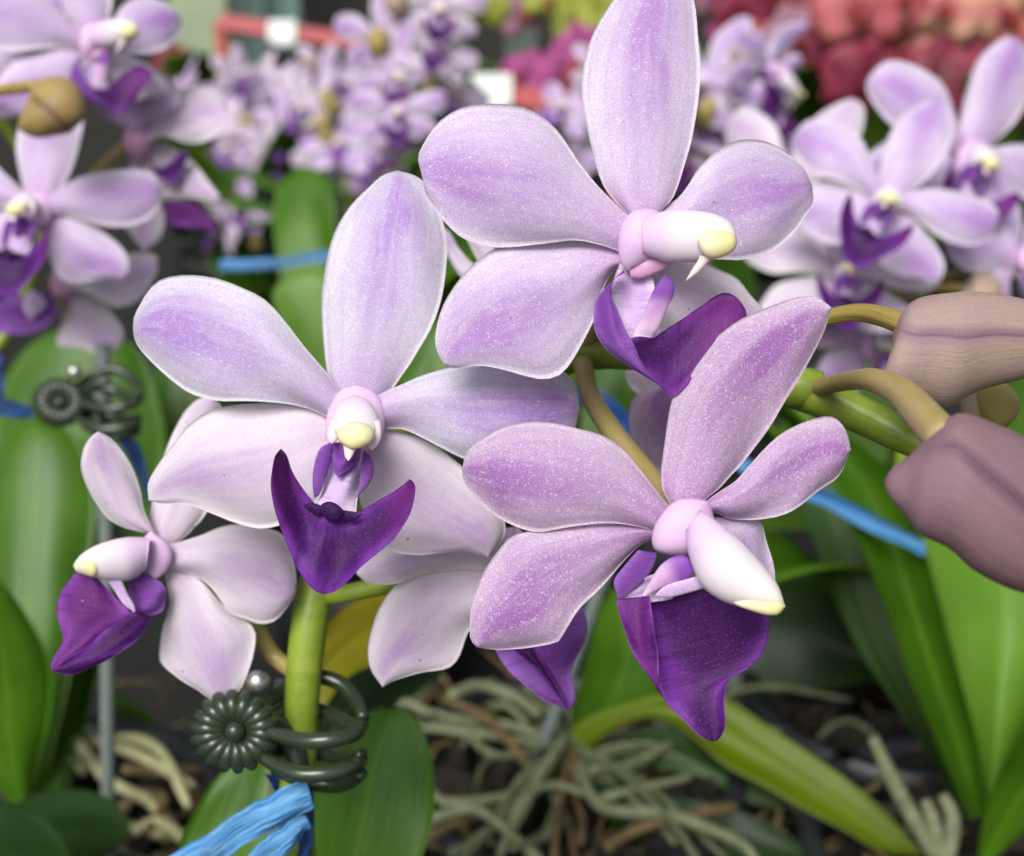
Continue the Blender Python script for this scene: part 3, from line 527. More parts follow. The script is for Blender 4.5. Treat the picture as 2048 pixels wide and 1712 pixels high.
# buds
def bud(plant, pieces, d, ped, pr, label=None, mat='bud', ped_mat='pedicel_gold', ribs=0, pn=40):
    v, f, uv = tube([W(*p) for p in ped], pr, pn, 20 if ribs else 12, ribs, .10 if ribs else 0)
    o = put('flower_bud', v, f, ped_mat, plant, uv)
    if label: o['label'] = label
    for (nm, m, L, R, k) in pieces:
        v, f, uv = pod(L, R, d, **k); put(nm, v, f, m, o, uv)
    return o
bud(front, [('bud_body', 'bud_tan', [(1786,668),(1806,622),(1838,596),(1902,585),(1957,583),(2048,598),(2130,630),(2185,680)], [(1786,668),(1782,712),(1760,760),(1757,785),(1782,806),(1840,808),(1894,815),(1957,782),(2048,757),(2130,730),(2185,680)], dict(rf=.72, rb=.75, seam=SEAM1, dent=.05, nt=44, ns=41))],
    .136, [(1590,640,.156),(1650,635,.152),(1710,626,.147),(1765,633,.141),(1835,660,.1335)], [.00095, .001, .00105, .0011, .0011], 'large mauve bud at the right edge on a ribbed golden stalk', ribs=7)
bud(front, [('bud_body', 'bud_purple', [(1769,962),(1782,940),(1815,915),(1850,880),(1868,858),(1898,834),(1933,826),(1997,850),(2048,874),(2150,950),(2260,1080)], [(1769,962),(1778,992),(1814,1034),(1838,1068),(1898,1097),(1941,1136),(1997,1168),(2048,1186),(2150,1210),(2230,1180),(2260,1080)], dict(rf=.7, rb=.7, seam=SEAM2, dent=.14, nt=44, ns=41))],
    .112, [(1630,777,.1535),(1690,763,.144),(1745,760,.1315),(1800,784,.124),(1848,832,.117),(1895,885,.111)], [.00105, .0011, .00115, .0014, .0017, .0018], 'nearest blurred mauve bud at the right edge', ped_mat='pedicel')
bud(front, [('bud_sepal', 'bud_green', [(1950,770),(1962,758),(2005,762),(2034,790),(2038,825),(2012,857)], [(1950,770),(1946,800),(1960,840),(1985,858),(2012,857)], dict(rf=.9, rb=.9)), ('bud_sepal', 'bud', [(1940,765),(1918,790),(1925,830),(1950,845)], [(1950,765),(1975,790),(1980,830),(1950,845)], dict(rf=.7, rb=.7))],
    .150, [(1960,935,.147),(1965,890,.149),(1975,850,.150)], [.0012, .0013, .0015], 'small olive green bud tucked between two large mauve buds', 'bud_green', 'stem')

# clip, stake and tape of the front orchid
def clip(cx, cy, d, k, label, sil=True):
    e = empty('orchid_clip', W(cx + 130 * k, cy, d + .004), label, 'plant clip', 'dark green flower shaped orchid clips')
    Q = lambda x, y, dd=0.0: W(cx + x * k, cy + y * k, d + dd * 1e-3 * k)
    sc = d / F_PX * k
    v, f, uv = ball(Q(0, 0, -1.2), 20 * sc); put('rosette_boss', v, f, 'clip', e, uv)
    for i in range(18):
        a = 2 * math.pi * i / 18 + .1; pts = [Q(18 * math.cos(a), 16 * math.sin(a)), Q(55 * math.cos(a), 48 * math.sin(a), -.6), Q(86 * math.cos(a), 78 * math.sin(a), .8)]
        v, f, uv = tube(pts, [6 * sc, 11 * sc, 15.5 * sc, 16 * sc, 11 * sc], 10, 8); put('rosette_petal', v, f, 'clip', e, uv)
    prongs = [[(60,0,0),(110,14,-2),(150,20,-3.5),(200,16,-3.5),(240,4,-1.5),(258,-12,3)], [(55,52,0),(90,72,-2),(130,86,-3.5),(190,84,-3.5),(235,70,-1.5),(256,60,3)],
              [(40,-40,3),(90,-75,8),(150,-108,10),(205,-98,10),(240,-65,8),(258,-25,4)], [(60,-20,4),(120,-50,9),(175,-38,10),(215,-20,8),(250,-4,4)], [(60,40,4),(120,40,9),(180,46,10),(225,56,7),(254,46,3)], [(80,75,2),(140,100,6),(200,108,6),(240,96,3),(254,84,1)]]
    for q in prongs:
        v, f, uv = tube([Q(*p) for p in q], [13 * sc, 16 * sc, 17 * sc, 16 * sc, 12 * sc], 26, 9); put('prong', v, f, 'clip', e, uv)
    v, f, uv = tube([Q(44, -100, 1), Q(50, -98, 5)], 22 * sc, 8, 14); put('spring_pin', v, f, 'steel', e, uv)
    v, f, uv = tube([Q(20, -60, 5), Q(110, 20, 6), Q(130, 90, 5)], [22 * sc, 28 * sc, 20 * sc], 12, 10); put('hinge_body', v, f, 'clip', e, uv)
clip(470, 1462, .163, 1.0, 'dark green rosette clip gripping the green flower stem near the bottom')
def stake(pts, r, label, mat='stake'):
    P3 = [W(*p) for p in pts]; lo = P3[-1].copy(); dv = P3[-1] - P3[0]; k = (lo[2] - .012) / -dv[2] if dv[2] < 0 else 0; P3.append(lo + dv * k)
    v, f, uv = tube(P3, r, 24, 10); put('support_stake', v, f, mat, None, uv, label=label, category='stake', group='thin grey plant stakes')
stake([(563,1360,.176),(552,1560,.178),(545,1712,.180)], .0010, 'thin grey wire stake behind the rosette clip on the front stem')

# blue tape on the front stem
e = empty('plastic_tie', W(600,1600,.170), 'crinkled bright blue plastic tape tied at the bottom below the clip', 'tie')
def tape(L, R, d, name, mat, par, **k):
    v, f, uv = blade(L, R, d, th=.4, groove=0, ripple=.8, jit=2.0, **k); put(name, v, f, mat, par, uv)
tape([(300,1735),(400,1675),(500,1612),(575,1572),(612,1560)], [(330,1790),(430,1735),(520,1670),(590,1640),(628,1612)], .165, 'tape_strip', 'tape_blue', e, cup=1.5, off=-1.5)
tape([(420,1770),(500,1705),(560,1655),(610,1630)], [(470,1790),(540,1735),(590,1690),(622,1650)], .163, 'tape_strip', 'tape_blue', e, cup=1.5, off=-1)
tape([(600,1562),(612,1620),(600,1680),(590,1740)], [(626,1575),(630,1640),(622,1700),(610,1750)], .167, 'tape_strip', 'tape_navy', e, cup=1)
tape([(530,1548),(545,1572),(560,1600)], [(612,1556),(622,1580),(628,1610)], .1735, 'tape_strip', 'tape_navy', e)

# ------------------------------------------------------------------ leaves traced on the nearer plants
def leaf(plant, mat, L, R, db, dt, cup=-3, bow=0, seed=1, fold=0):
    v, f, uv = blade(L, R, db, off=0, tip=(dt - db) * 1e3, bow=bow, cup=cup, th=1.6, groove=1.2, ripple=.6, nt=34, ns=13, jit=.5, seed=seed); return put('leaf', v, f, mat, plant, uv)
leaf(front, 'leaf', [(600,1860),(590,1750),(590,1640),(615,1540),(670,1460),(735,1425),(790,1414)], [(770,1860),(810,1790),(850,1700),(868,1620),(866,1540),(850,1470),(825,1430),(790,1414)], .205, .212, cup=-3, seed=5)
leaf(front, 'leaf', [(420,1860),(370,1760),(358,1690),(385,1630),(425,1565),(480,1505),(550,1470)], [(680,1860),(680,1740),(660,1640),(630,1550),(600,1490),(550,1470)], .212, .222, cup=-2, seed=6)
leaf(front, 'leaf_yellow', [(560,1440),(610,1320),(660,1240),(730,1190),(800,1175),(860,1190)], [(620,1460),(690,1360),(760,1325),(830,1290),(870,1250),(860,1190)], .235, .26, cup=-3, seed=51)
leaf(front, 'leaf_dark', [(600,1500),(650,1400),(720,1320),(800,1270),(900,1260)], [(680,1500),(740,1430),(820,1390),(890,1340),(900,1260)], .25, .27, cup=-3, seed=52)

def soil(px, py):
    "the point at pot-top height seen at this pixel"
    r = FW + (px - 1024) / F_PX * RT + (856 - py) / F_PX * UP; k = (POT + .004 - CAM[2]) / r[2]; return CAM + r * k
baseG = soil(1145, 1500); baseH = soil(1985, 1650); baseL = soil(70, 1610)
PLG = empty('orchid_plant', baseG, 'flowerless orchid with silvery roots and strap leaves at bottom centre', 'orchid')
PLH = empty('orchid_plant', baseH, 'orchid with tall bright strap leaves fanning up at the lower right corner', 'orchid')
PLL = empty('orchid_plant', baseL, 'blurred orchid at the left edge with lilac flowers, dark clip and broad leaves', 'orchid')
for b3, nm in ((baseG, 'bottom centre orchid with silvery roots'), (baseH, 'orchid with strap leaves at lower right'), (baseL, 'orchid at the left edge')): pot(b3[0], b3[1], 'black pot holding the ' + nm)
dG = pix(baseG)[2]; dH = pix(baseH)[2]; dL = pix(baseL)[2]
leaf(PLH, 'leaf_grey', [(1932,1640),(1858,1512),(1766,1374),(1708,1283),(1650,1146),(1600,1012),(1570,920),(1590,860)], [(1960,1640),(1890,1510),(1826,1354),(1784,1233),(1743,1125),(1700,1017),(1650,900),(1590,860)], dH, dH + .02, seed=2)  # grey green here stands for shadow on this leaf, put into its colour
leaf(PLH, 'leaf', [(1940,1640),(1880,1499),(1818,1354),(1776,1233),(1735,1125),(1688,1012),(1650,930),(1660,870)], [(1982,1630),(1953,1478),(1920,1354),(1878,1208),(1841,1071),(1790,960),(1720,890),(1660,870)], dH - .01, dH - .02, cup=-9, seed=3)
leaf(PLH, 'leaf_lime', [(1970,1620),(1953,1499),(1916,1358),(1887,1233),(1847,1083),(1840,980),(1880,900)], [(1992,1620),(2010,1540),(2080,1350),(2130,1200),(2120,1050),(2040,930),(1880,900)], dH - .012, dH + .0, cup=-8, seed=4)
leaf(PLH, 'leaf', [(1955,1710),(1975,1605),(2010,1520),(2060,1440),(2140,1380)], [(1975,1730),(2020,1690),(2070,1640),(2130,1560),(2140,1380)], dH - .02, dH - .05, cup=-5, seed=6)
leaf(PLH, 'leaf', [(1940,1660),(1990,1480),(2060,1300),(2160,1200)], [(1985,1680),(2090,1560),(2200,1400),(2160,1200)], dH + .03, dH + .05, cup=-5, seed=8)
leaf(PLH, 'leaf_dark', [(1930,1660),(1860,1440),(1760,1280),(1640,1150),(1530,1105),(1400,1110),(1300,1200)], [(1940,1660),(1850,1420),(1774,1366),(1660,1380),(1560,1388),(1450,1385),(1300,1200)], dH + .05, dH + .10, cup=-6, seed=7)  # leaf lies in shade; the shade is painted as dark green
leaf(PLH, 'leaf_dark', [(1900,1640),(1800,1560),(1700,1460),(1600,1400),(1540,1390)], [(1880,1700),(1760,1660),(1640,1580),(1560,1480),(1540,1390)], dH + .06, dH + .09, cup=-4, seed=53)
leaf(PLG, 'leaf_olive', [(1125,1500),(1165,1440),(1278,1400),(1370,1380),(1454,1399),(1525,1445),(1608,1499),(1691,1557),(1774,1628),(1850,1712)], [(1150,1530),(1220,1462),(1300,1436),(1380,1470),(1450,1530),(1525,1570),(1620,1625),(1690,1660),(1760,1700),(1850,1712)], dG, dG - .04, cup=1.2, seed=9)
leaf(PLG, 'leaf', [(1128,1510),(1150,1400),(1175,1310),(1195,1230),(1225,1170)], [(1165,1510),(1240,1440),(1310,1390),(1330,1290),(1225,1170)], dG + .01, dG + .05, cup=-5, seed=10)
leaf(PLG, 'leaf_grey', [(1150,1515),(1240,1475),(1330,1452),(1420,1512),(1500,1552),(1580,1620)], [(1155,1535),(1280,1535),(1380,1550),(1450,1580),(1520,1610),(1580,1620)], dG + .01, dG - .01, cup=-2, seed=11)
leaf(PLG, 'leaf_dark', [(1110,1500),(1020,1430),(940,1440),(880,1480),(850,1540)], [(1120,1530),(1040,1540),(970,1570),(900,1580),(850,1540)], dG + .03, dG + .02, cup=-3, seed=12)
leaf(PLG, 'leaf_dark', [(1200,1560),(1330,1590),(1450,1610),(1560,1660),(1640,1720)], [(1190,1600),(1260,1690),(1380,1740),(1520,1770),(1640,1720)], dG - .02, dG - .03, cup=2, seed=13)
leaf(PLL, 'leaf', [(40,1600),(-20,1450),(-40,1300),(-60,1100),(-40,950),(20,860),(70,830)], [(80,1600),(125,1420),(160,1250),(186,1080),(192,1000),(175,920),(135,860),(70,830)], dL, dL + .03, cup=5, seed=14)
leaf(PLL, 'leaf', [(20,1610),(-50,1500),(-80,1350),(-70,1220),(-40,1150),(-5,1158)], [(62,1600),(72,1533),(91,1475),(102,1417),(104,1359),(90,1297),(62,1243),(30,1195),(-5,1158)], dL - .02, dL - .04, cup=4, seed=15)
leaf(PLL, 'leaf', [(72,1600),(100,1480),(128,1380),(150,1290),(200,1180),(260,1130)], [(140,1580),(172,1450),(197,1340),(225,1260),(262,1190),(260,1130)], dL + .02, dL + .05, cup=-6, seed=16)
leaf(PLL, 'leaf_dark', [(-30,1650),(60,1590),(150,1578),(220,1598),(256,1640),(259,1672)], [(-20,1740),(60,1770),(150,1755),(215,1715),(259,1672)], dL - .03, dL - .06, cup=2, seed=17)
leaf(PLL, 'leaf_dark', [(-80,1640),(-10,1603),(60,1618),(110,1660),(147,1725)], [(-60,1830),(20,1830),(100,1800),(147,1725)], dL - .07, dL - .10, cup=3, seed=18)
leaf(PLL, 'leaf', [(160,1560),(205,1420),(240,1388),(290,1420),(340,1475),(363,1527)], [(180,1580),(220,1470),(270,1480),(320,1502),(363,1527)], dL + .05, dL + .06, cup=1, seed=19)

# roots seen at the foot of the two nearest pots
RT_G = [[(1140,1490),(1110,1540),(1060,1620),(1000,1712)],[(1135,1495),(1085,1560),(1030,1590),(900,1600),(860,1590)],[(1130,1500),(1060,1590),(950,1680),(900,1712)],[(1150,1510),(1150,1580),(1165,1640),(1160,1712)],
 [(1150,1500),(1185,1590),(1260,1600),(1380,1585)],[(1150,1505),(1200,1625),(1330,1660),(1480,1710),(1520,1740)],[(1130,1490),(1000,1540),(940,1500),(925,1500)],[(1060,1560),(980,1470),(900,1410),(890,1390)],[(900,1420),(960,1385),(1030,1390),(1080,1430)],
 [(1180,1560),(1260,1530),(1330,1490),(1380,1480)],[(1100,1560),(1120,1640),(1060,1700),(1020,1730)],[(1210,1690),(1290,1660),(1400,1655),(1470,1640)],[(1000,1712),(1040,1640),(1100,1600),(1180,1600)],[(860,1660),(950,1650),(1040,1700),(1100,1740)]]
for i, q in enumerate(RT_G):
    pts = []
    for j, (x, y) in enumerate(q):
        p = soil(x, y) + (0, 0, .003 * math.sin(j * 1.3 + i) + .002); pts.append(p)
    root_tube(PLG, pts, .0011 + .0003 * (i % 3), ['root', 'root', 'root_green', 'root_tan'][i % 4])
rs = np.random.RandomState(11)
for i in range(24):
    a = rs.uniform(.1, 5.6); l = rs.uniform(.035, .10); h0 = baseG + np.array([0, 0, rs.uniform(-.008, .004)]); dr = np.array([math.cos(a), math.sin(a), 0]); sd_ = np.array([-math.sin(a), math.cos(a), 0]) * rs.uniform(-.14, .14)
    pts = [h0, h0 + dr * l * .3 + (0, 0, rs.uniform(-.004, .006)), h0 + (dr + sd_ * .6) * l * .65 + (0, 0, rs.uniform(-.008, .004)), h0 + (dr + sd_ * 1.4) * l + (0, 0, rs.uniform(-.02, .0))]
    root_tube(PLG, pts, rs.uniform(.0006, .0013), ['root', 'root_green', 'root', 'root_tan', 'root_green'][i % 5])
RT_L = [[(150,1480),(230,1530),(300,1560),(390,1590)],[(160,1520),(220,1600),(300,1620),(360,1660)],[(250,1580),(330,1560),(400,1530)],[(170,1560),(150,1500),(200,1490),(210,1560)],[(260,1640),(320,1650),(370,1670)],[(240,1600),(290,1590),(330,1640),(300,1712)],[(180,1500),(260,1510),(330,1550),(380,1640)],[(270,1700),(320,1690),(380,1712)]]
for i, q in enumerate(RT_L): root_tube(PLL, [soil(x, y) + (0, 0, .005 * math.sin(j + i) + .002) for j, (x, y) in enumerate(q)], .0015, ['root_cream', 'root_cream', 'root_tan'][i % 3])
RT_H = [[(1745,1475),(1790,1570),(1840,1660),(1870,1712)],[(1850,1600),(1870,1660),(1885,1740)],[(1885,1590),(1905,1640),(1895,1720)]]
for i, q in enumerate(RT_H):
    v, f, uv = tube([W(x, y, dH - .025) for x, y in q], [.0013, .0019, .002, .0018], 20, 9); put('root', v, f, 'root', PLH, uv)
# the tangle below, too dense to count
rs = np.random.RandomState(5); parts = []; parts2 = []
for k in range(190):
    x0 = rs.uniform(180, 1900); y0 = rs.uniform(1330, 1760); p = soil(x0, y0) + (0, 0, -.008 - rs.rand() * .01); a = rs.rand() * 6.28; l = rs.uniform(.01, .045)
    pts = [p, p + np.array([math.cos(a) * l * .5, math.sin(a) * l * .5, rs.uniform(-.004, .007)]), p + np.array([math.cos(a + .6) * l, math.sin(a + .6) * l, rs.uniform(-.006, .003)])]
    (parts if k % 3 else parts2).append(tube(pts, [.0006 + rs.rand() * .0006, .0009, .0004], 8, 6))
v, f, uv = merge(parts); o = put('root_tangle', v, f, 'root_tan', PLG, uv, kind='stuff')
v, f, uv = merge(parts2); o = put('root_tangle', v, f, 'root_green', PLG, uv, kind='stuff')

# ------------------------------------------------------------------ generic flowers for the plants behind
def make_proto(fl, matmap):
    mp = local_map(*fl['c'], fl['d']); out = []
    for i, pc in enumerate(fl['pieces']):
        kind, name, mat, L, R, k = pc; k = dict(k); k.update(nt=18, ns=9)
        v, f, uv = build_piece((kind, name, mat, L, R, k), fl['d'], mp, i)
        me = bpy.data.meshes.new(name); me.from_pydata(v.tolist(), [], f); me.materials.append(MATS[matmap.get(mat, mat)])
        l = me.uv_layers.new(name='UVMap'); idx = np.empty(len(me.loops), int); me.loops.foreach_get('vertex_index', idx); l.data.foreach_set('uv', uv[idx].ravel())
        me.polygons.foreach_set('use_smooth', [True] * len(me.polygons)); out.append((name, me, mat))
    return out
MM = {'petal_pale': 'petal_mid', 'petal_white': 'petal_mid'}
PROTO = {'A': make_proto(FLOWER_A, MM), 'Aw': make_proto(FLOWER_A, {'petal_pale': 'petal_white'}), 'Ap': make_proto(FLOWER_A, {'petal_pale': 'petal_deep', 'petal_white': 'petal_mid'}), 'B': make_proto(FLOWER_B, {}), 'C': make_proto(FLOWER_C, {'petal_deep': 'petal_mid'}), 'D': make_proto(FLOWER_D, {})}
def joined(pieces, name):
    mats = []; V = []; F = []; U = []; MI = []
    for nm, me, _ in pieces:
        o = len(V); m = me.materials[0]
        if m not in mats: mats.append(m)
        V += [v.co[:] for v in me.vertices]
        for p in me.polygons: F.append(tuple(i + o for i in p.vertices)); MI.append(mats.index(m))
        uvl = me.uv_layers[0].data; uvv = np.zeros((len(me.vertices), 2))
        for l in me.loops: uvv[l.vertex_index] = uvl[l.index].uv
        U.append(uvv)
    U = np.vstack(U); me = bpy.data.meshes.new(name); me.from_pydata(V, [], F)
    for m in mats: me.materials.append(m)
    me.polygons.foreach_set('material_index', MI); me.polygons.foreach_set('use_smooth', [True] * len(F))
    l = me.uv_layers.new(name='UVMap'); idx = np.empty(len(me.loops), int); me.loops.foreach_get('vertex_index', idx); l.data.foreach_set('uv', U[idx].ravel()); return me
def far_variant(v):
    out = []
    for nm, me, mt in v:
        if mt.startswith('lip') and not mt.endswith('pale'): me = me.copy(); me.materials[0] = MATS['lip_violet']
        out.append((nm, me, mt))
    return out
JOIN = {k: joined(far_variant(v), 'flower') for k, v in PROTO.items()}
CAMB = Matrix(((RT[0], UP[0], -FW[0]), (RT[1], UP[1], -FW[1]), (RT[2], UP[2], -FW[2])))
def face(roll, yaw, pitch): return CAMB @ Matrix.Rotation(R_(yaw), 3, 'Y') @ Matrix.Rotation(R_(-pitch), 3, 'X') @ Matrix.Rotation(R_(roll), 3, 'Z')
def place(plant, kind, pos, rot, scale=1.0, detail=True, stem_pt=None, label=None):
    "a copy of a flower, as a part of the plant; its petals as sub-parts where they can be told apart"
    pos = np.asarray(pos, float); M = rot
    if detail:
        if stem_pt is None: stem_pt = pos + np.array([0, .018, -.012])
        loc = np.array(M.inverted() @ Vector(stem_pt - pos)) / scale
        mid = np.array([0, 0, -.006]); v, f, uv = tube([(0, 0, -.001), mid, mid * .4 + loc * .6, loc], .0011, 12, 8)
        me = bpy.data.meshes.new('flower'); me.from_pydata(v.tolist(), [], f); me.materials.append(MATS['pedicel']); l = me.uv_layers.new(name='UVMap')
        me.polygons.foreach_set('use_smooth', [True] * len(me.polygons))
    else: me = JOIN[kind]
    o = bpy.data.objects.new('flower', me); COL.objects.link(o); o.parent = plant
    o.matrix_local = Matrix.Translation(Vector(pos - ORIG[plant.name])) @ M.to_4x4() @ Matrix.Scale(scale, 4)
    if label: o['label'] = label
    if detail:
        for nm, m, _ in PROTO[kind]:
            c = bpy.data.objects.new(nm, m); COL.objects.link(c); c.parent = o
    return o
def leaf_proto(length, width, arch, fold, mat, seed):
    t = np.linspace(0, 1, 22); s = np.linspace(-1, 1, 9); T, Sg = np.meshgrid(t, s, indexing='ij')
    wd = width / 2 * np.clip(np.sin(np.pi * (T * .86 + .12)) ** .55, 0, 1) * np.where(T > .9, np.sqrt(np.clip(1 - ((T - .9) / .1) ** 2, 0, 1)), 1)
    ang = R_(72) - arch * T ** 1.2; dx = np.cumsum(np.cos(ang), 0) * length / 22; dz = np.cumsum(np.sin(ang), 0) * length / 22
    y = wd * Sg; z = dz + fold * np.abs(Sg) ** 1.3 * wd + .0015 * np.sin(T * 9 + seed + Sg * 2)
    A = np.stack([dx, y, z], -1).reshape(-1, 3); B = A - np.array([0, 0, .0016]); n = 22 * 9
    F = grid_faces(22, 9) + grid_faces(22, 9, n, True) + rim_faces(22, 9, n); uv = np.stack([T, (Sg + 1) / 2], -1).reshape(-1, 2); uv = np.vstack([uv, uv])
    me = bpy.data.meshes.new('leaf'); me.from_pydata(np.vstack([A, B]).tolist(), [], F); me.materials.append(MATS[mat])
    l = me.uv_layers.new(name='UVMap'); idx = np.empty(len(me.loops), int); me.loops.foreach_get('vertex_index', idx); l.data.foreach_set('uv', uv[idx].ravel())
    me.polygons.foreach_set('use_smooth', [True] * len(me.polygons)); return me
LEAVES = [leaf_proto(.15, .040, 1.3, .35, 'leaf', 0), leaf_proto(.17, .044, 1.0, .25, 'leaf', 1), leaf_proto(.13, .046, 1.7, .2, 'leaf_dark', 2), leaf_proto(.16, .042, .8, .4, 'leaf_lime', 3), leaf_proto(.14, .05, 1.9, .15, 'leaf', 4)]
def rosette(plant, n, base, a0, sc=1.0, pick=None):
    for k in range(n):
        o = bpy.data.objects.new('leaf', LEAVES[(pick or [0, 1, 2, 3, 4])[k % len(pick or LEAVES)]]); COL.objects.link(o); o.parent = plant
        o.location = Vector(np.asarray(base) - ORIG[plant.name]); o.rotation_euler = (0, rnd.uniform(-.15, .1), a0 + k * math.pi * (.93 if k % 2 else 1.0) + rnd.uniform(-.35, .35) + (k // 2) * .5); o.scale = (sc * rnd.uniform(.85, 1.1),) * 3
def small_bud(plant, pos, r, mat='bud_green', tilt=0):
    v, f, uv = ball(pos, r, (1, 1.1, 1.25), 12, 9); put('flower_bud', v, f, mat, plant, uv)
# left orchid
def spike(plant, pts, r=.002, mat='stem'): 
    v, f, uv = tube(pts, [r, r, r * .9, r * .6], 40, 10); put('flower_stem', v, f, mat, plant, uv)
spike(PLL, [baseL, W(-70,1400,.30), W(-70,1000,.285), W(-60,780,.285), W(40,620,.288), W(90,400,.288), W(-40,180,.275)])
place(PLL, 'A', W(68,412,.262), face(7, -4, 4), 1.0, stem_pt=W(150,500,.285))
place(PLL, 'B', W(178,80,.272), face(8, 10, 0), 1.0, stem_pt=W(120,300,.283))
FLOWER_H = dict(c=(271,275), d=.292, pieces=[
 b_('petal', 'petal_white', [(290,262),(337,209),(369,178),(408,171),(444,191),(457,222)], [(290,285),(329,273),(369,285),(417,281),(448,253),(457,222)], off=2, tip=-3, cup=2, tilt=-7),
 b_('dorsal_sepal', 'petal_mid', [(262,262),(190,225),(178,200),(249,176),(311,135)], [(285,255),(320,235),(360,213),(352,170),(311,135)], off=-3, tip=-6, cup=2),
 b_('lateral_sepal', 'petal_white', [(290,290),(325,285),(350,295),(386,324),(415,360),(440,393)], [(285,330),(305,380),(330,397),(380,396),(425,402),(440,393)], off=2, tip=-9, cup=1.5),
 b_('lateral_sepal', 'petal_white', [(270,300),(245,380),(238,430),(270,480),(289,503)], [(300,310),(325,400),(328,450),(318,482),(289,503)], off=4, tip=-6, cup=2),
 p_('flower_hub', 'pink_claw', [(268,235),(248,265),(250,300),(275,325)], [(268,235),(298,260),(305,290),(275,325)], rf=.8, rb=.6),
 b_('lip', 'lip', [(300,325),(312,350),(345,366),(364,340),(378,312)], [(300,310),(312,335),(340,325),(366,300),(378,312)], off=-4, tip=-2, groove=0, th=1),
 b_('lip_flank', 'lip_maroon', [(322,410),(340,445),(390,458),(436,464)], [(325,405),(360,400),(395,402),(436,464)], off=1, tip=-1, groove=0, th=1)])
FLOWER_J = dict(c=(124,565), d=.290, pieces=[
 b_('petal', 'petal_white', [(125,552),(200,530),(266,506),(311,511),(316,540)], [(130,575),(178,588),(231,614),(284,595),(316,540)], off=2, tip=-2, cup=2, tilt=-6),
 b_('lateral_sepal', 'petal_white', [(120,580),(124,635),(114,690),(165,695),(209,720)], [(140,572),(191,595),(240,648),(244,682),(209,720)], off=2, tip=-10, cup=2),
 p_('flower_hub', 'pink_claw', [(120,520),(100,555),(105,590),(128,600)], [(120,520),(148,545),(150,580),(128,600)], rf=.7, rb=.6),
 b_('lip', 'lip_violet', [(100,585),(50,590),(0,600),(-40,650)], [(120,620),(80,660),(20,668),(-40,650)], off=-3, tip=-2, groove=0, th=1),
 p_('side_lobe', 'lip_pale', [(60,580),(45,610),(60,640)], [(70,580),(95,610),(60,640)], off=-5, rf=.4, rb=.4)])
traced_flower(PLL, FLOWER_H, [(120,480,.287),(190,350,.293),(265,280,.296)])
traced_flower(PLL, FLOWER_J, [(110,620,.287),(120,590,.291),(124,568,.293)])
place(PLL, 'A', W(-60,90,.28), face(20, -20, 0), 1.0, stem_pt=W(60,230,.281))
bud(PLL, [('bud_body', 'bud_seam', [(60,195),(70,165),(110,152),(150,165),(172,205),(170,235),(140,266)], [(60,195),(40,235),(38,258),(70,276),(110,272),(140,266)], dict(rf=.85, rb=.85, seam=(.2, .5, .95, .62), dent=.10, nt=30, ns=31))], .245, [(-40,190,.268),(20,178,.258),(70,172,.248)], [.0011, .0012, .0013], 'olive and tan bud in front of the left edge flowers', 'bud_green')
clip(120, 805, .268, .62, 'dark clip on the blurred stake at the left edge')
stake([(205,690,.283),(214,1200,.297),(216,1600,.312)], .0017, 'grey stake behind the small lower left flower')
tl = empty('plastic_tie', W(60,830,.283), 'dark blue plastic tie at the left edge beside the small clip', 'tie')
tape([(-30,780),(20,800),(70,815)], [(-30,830),(20,835),(65,838)], .281, 'tape_strip', 'tape_navy', tl)
tape([(-20,680),(5,720),(10,790)], [(-40,690),(-20,740),(-5,800)], .279, 'tape_strip', 'tape_navy', tl)
tl = empty('plastic_tie', W(260,930,.287), 'dark blue plastic tie hanging behind the small lower left flower', 'tie')
tape([(180,868),(230,880),(270,940),(300,1010)], [(240,862),(280,890),(297,950),(305,1020)], .289, 'tape_strip', 'tape_navy', tl)

def bg_orchid(px, py, d, nfl, label, kinds, spread=(.05, .05), detail=False, group=None, buds=2, lean=0, leaves=5, sc=1.0, a0=None, height=None):
    c = W(px, py, d); b = np.array([c[0] + lean, c[1] + .02, POT - .004])
    e = empty('orchid_plant', b, label, 'orchid', group); pot(b[0], b[1], ' '.join(('black pot of the ' + label).split()[:16]))
    top = c + np.array([0, .005, spread[1] * .9])
    P3 = [b, b * .6 + c * .4 + (0, .012, -.01), c + (0, .014, -spread[1]), c + (0, .012, 0), top]; spike(e, P3, .0018)
    for k in range(nfl):
        u = (k + .5) / nfl; sx = (-1 if k % 2 else 1) * spread[0] * rnd.uniform(.25, 1.0); z = spread[1] * (1 - 2 * u) * rnd.uniform(.85, 1.1)
        p = c + np.array([sx, -.012 + abs(sx) * .5 + rnd.uniform(-.01, .01), z])
        place(e, kinds[k % len(kinds)], p, face(rnd.uniform(-25, 25), sx / spread[0] * 45 + rnd.uniform(-15, 15), rnd.uniform(-12, 22)), sc * rnd.uniform(.88, 1.08), detail, stem_pt=c + np.array([0, .012, z - .004]))
    for k in range(buds): small_bud(e, top + np.array([rnd.uniform(-.018, .018), -.012, rnd.uniform(-.05, .006)]), rnd.uniform(.0045, .006), rnd.choice(['bud_green', 'bud_green', 'bud']))
    rosette(e, leaves, b, rnd.uniform(0, 3) if a0 is None else a0)
    return e
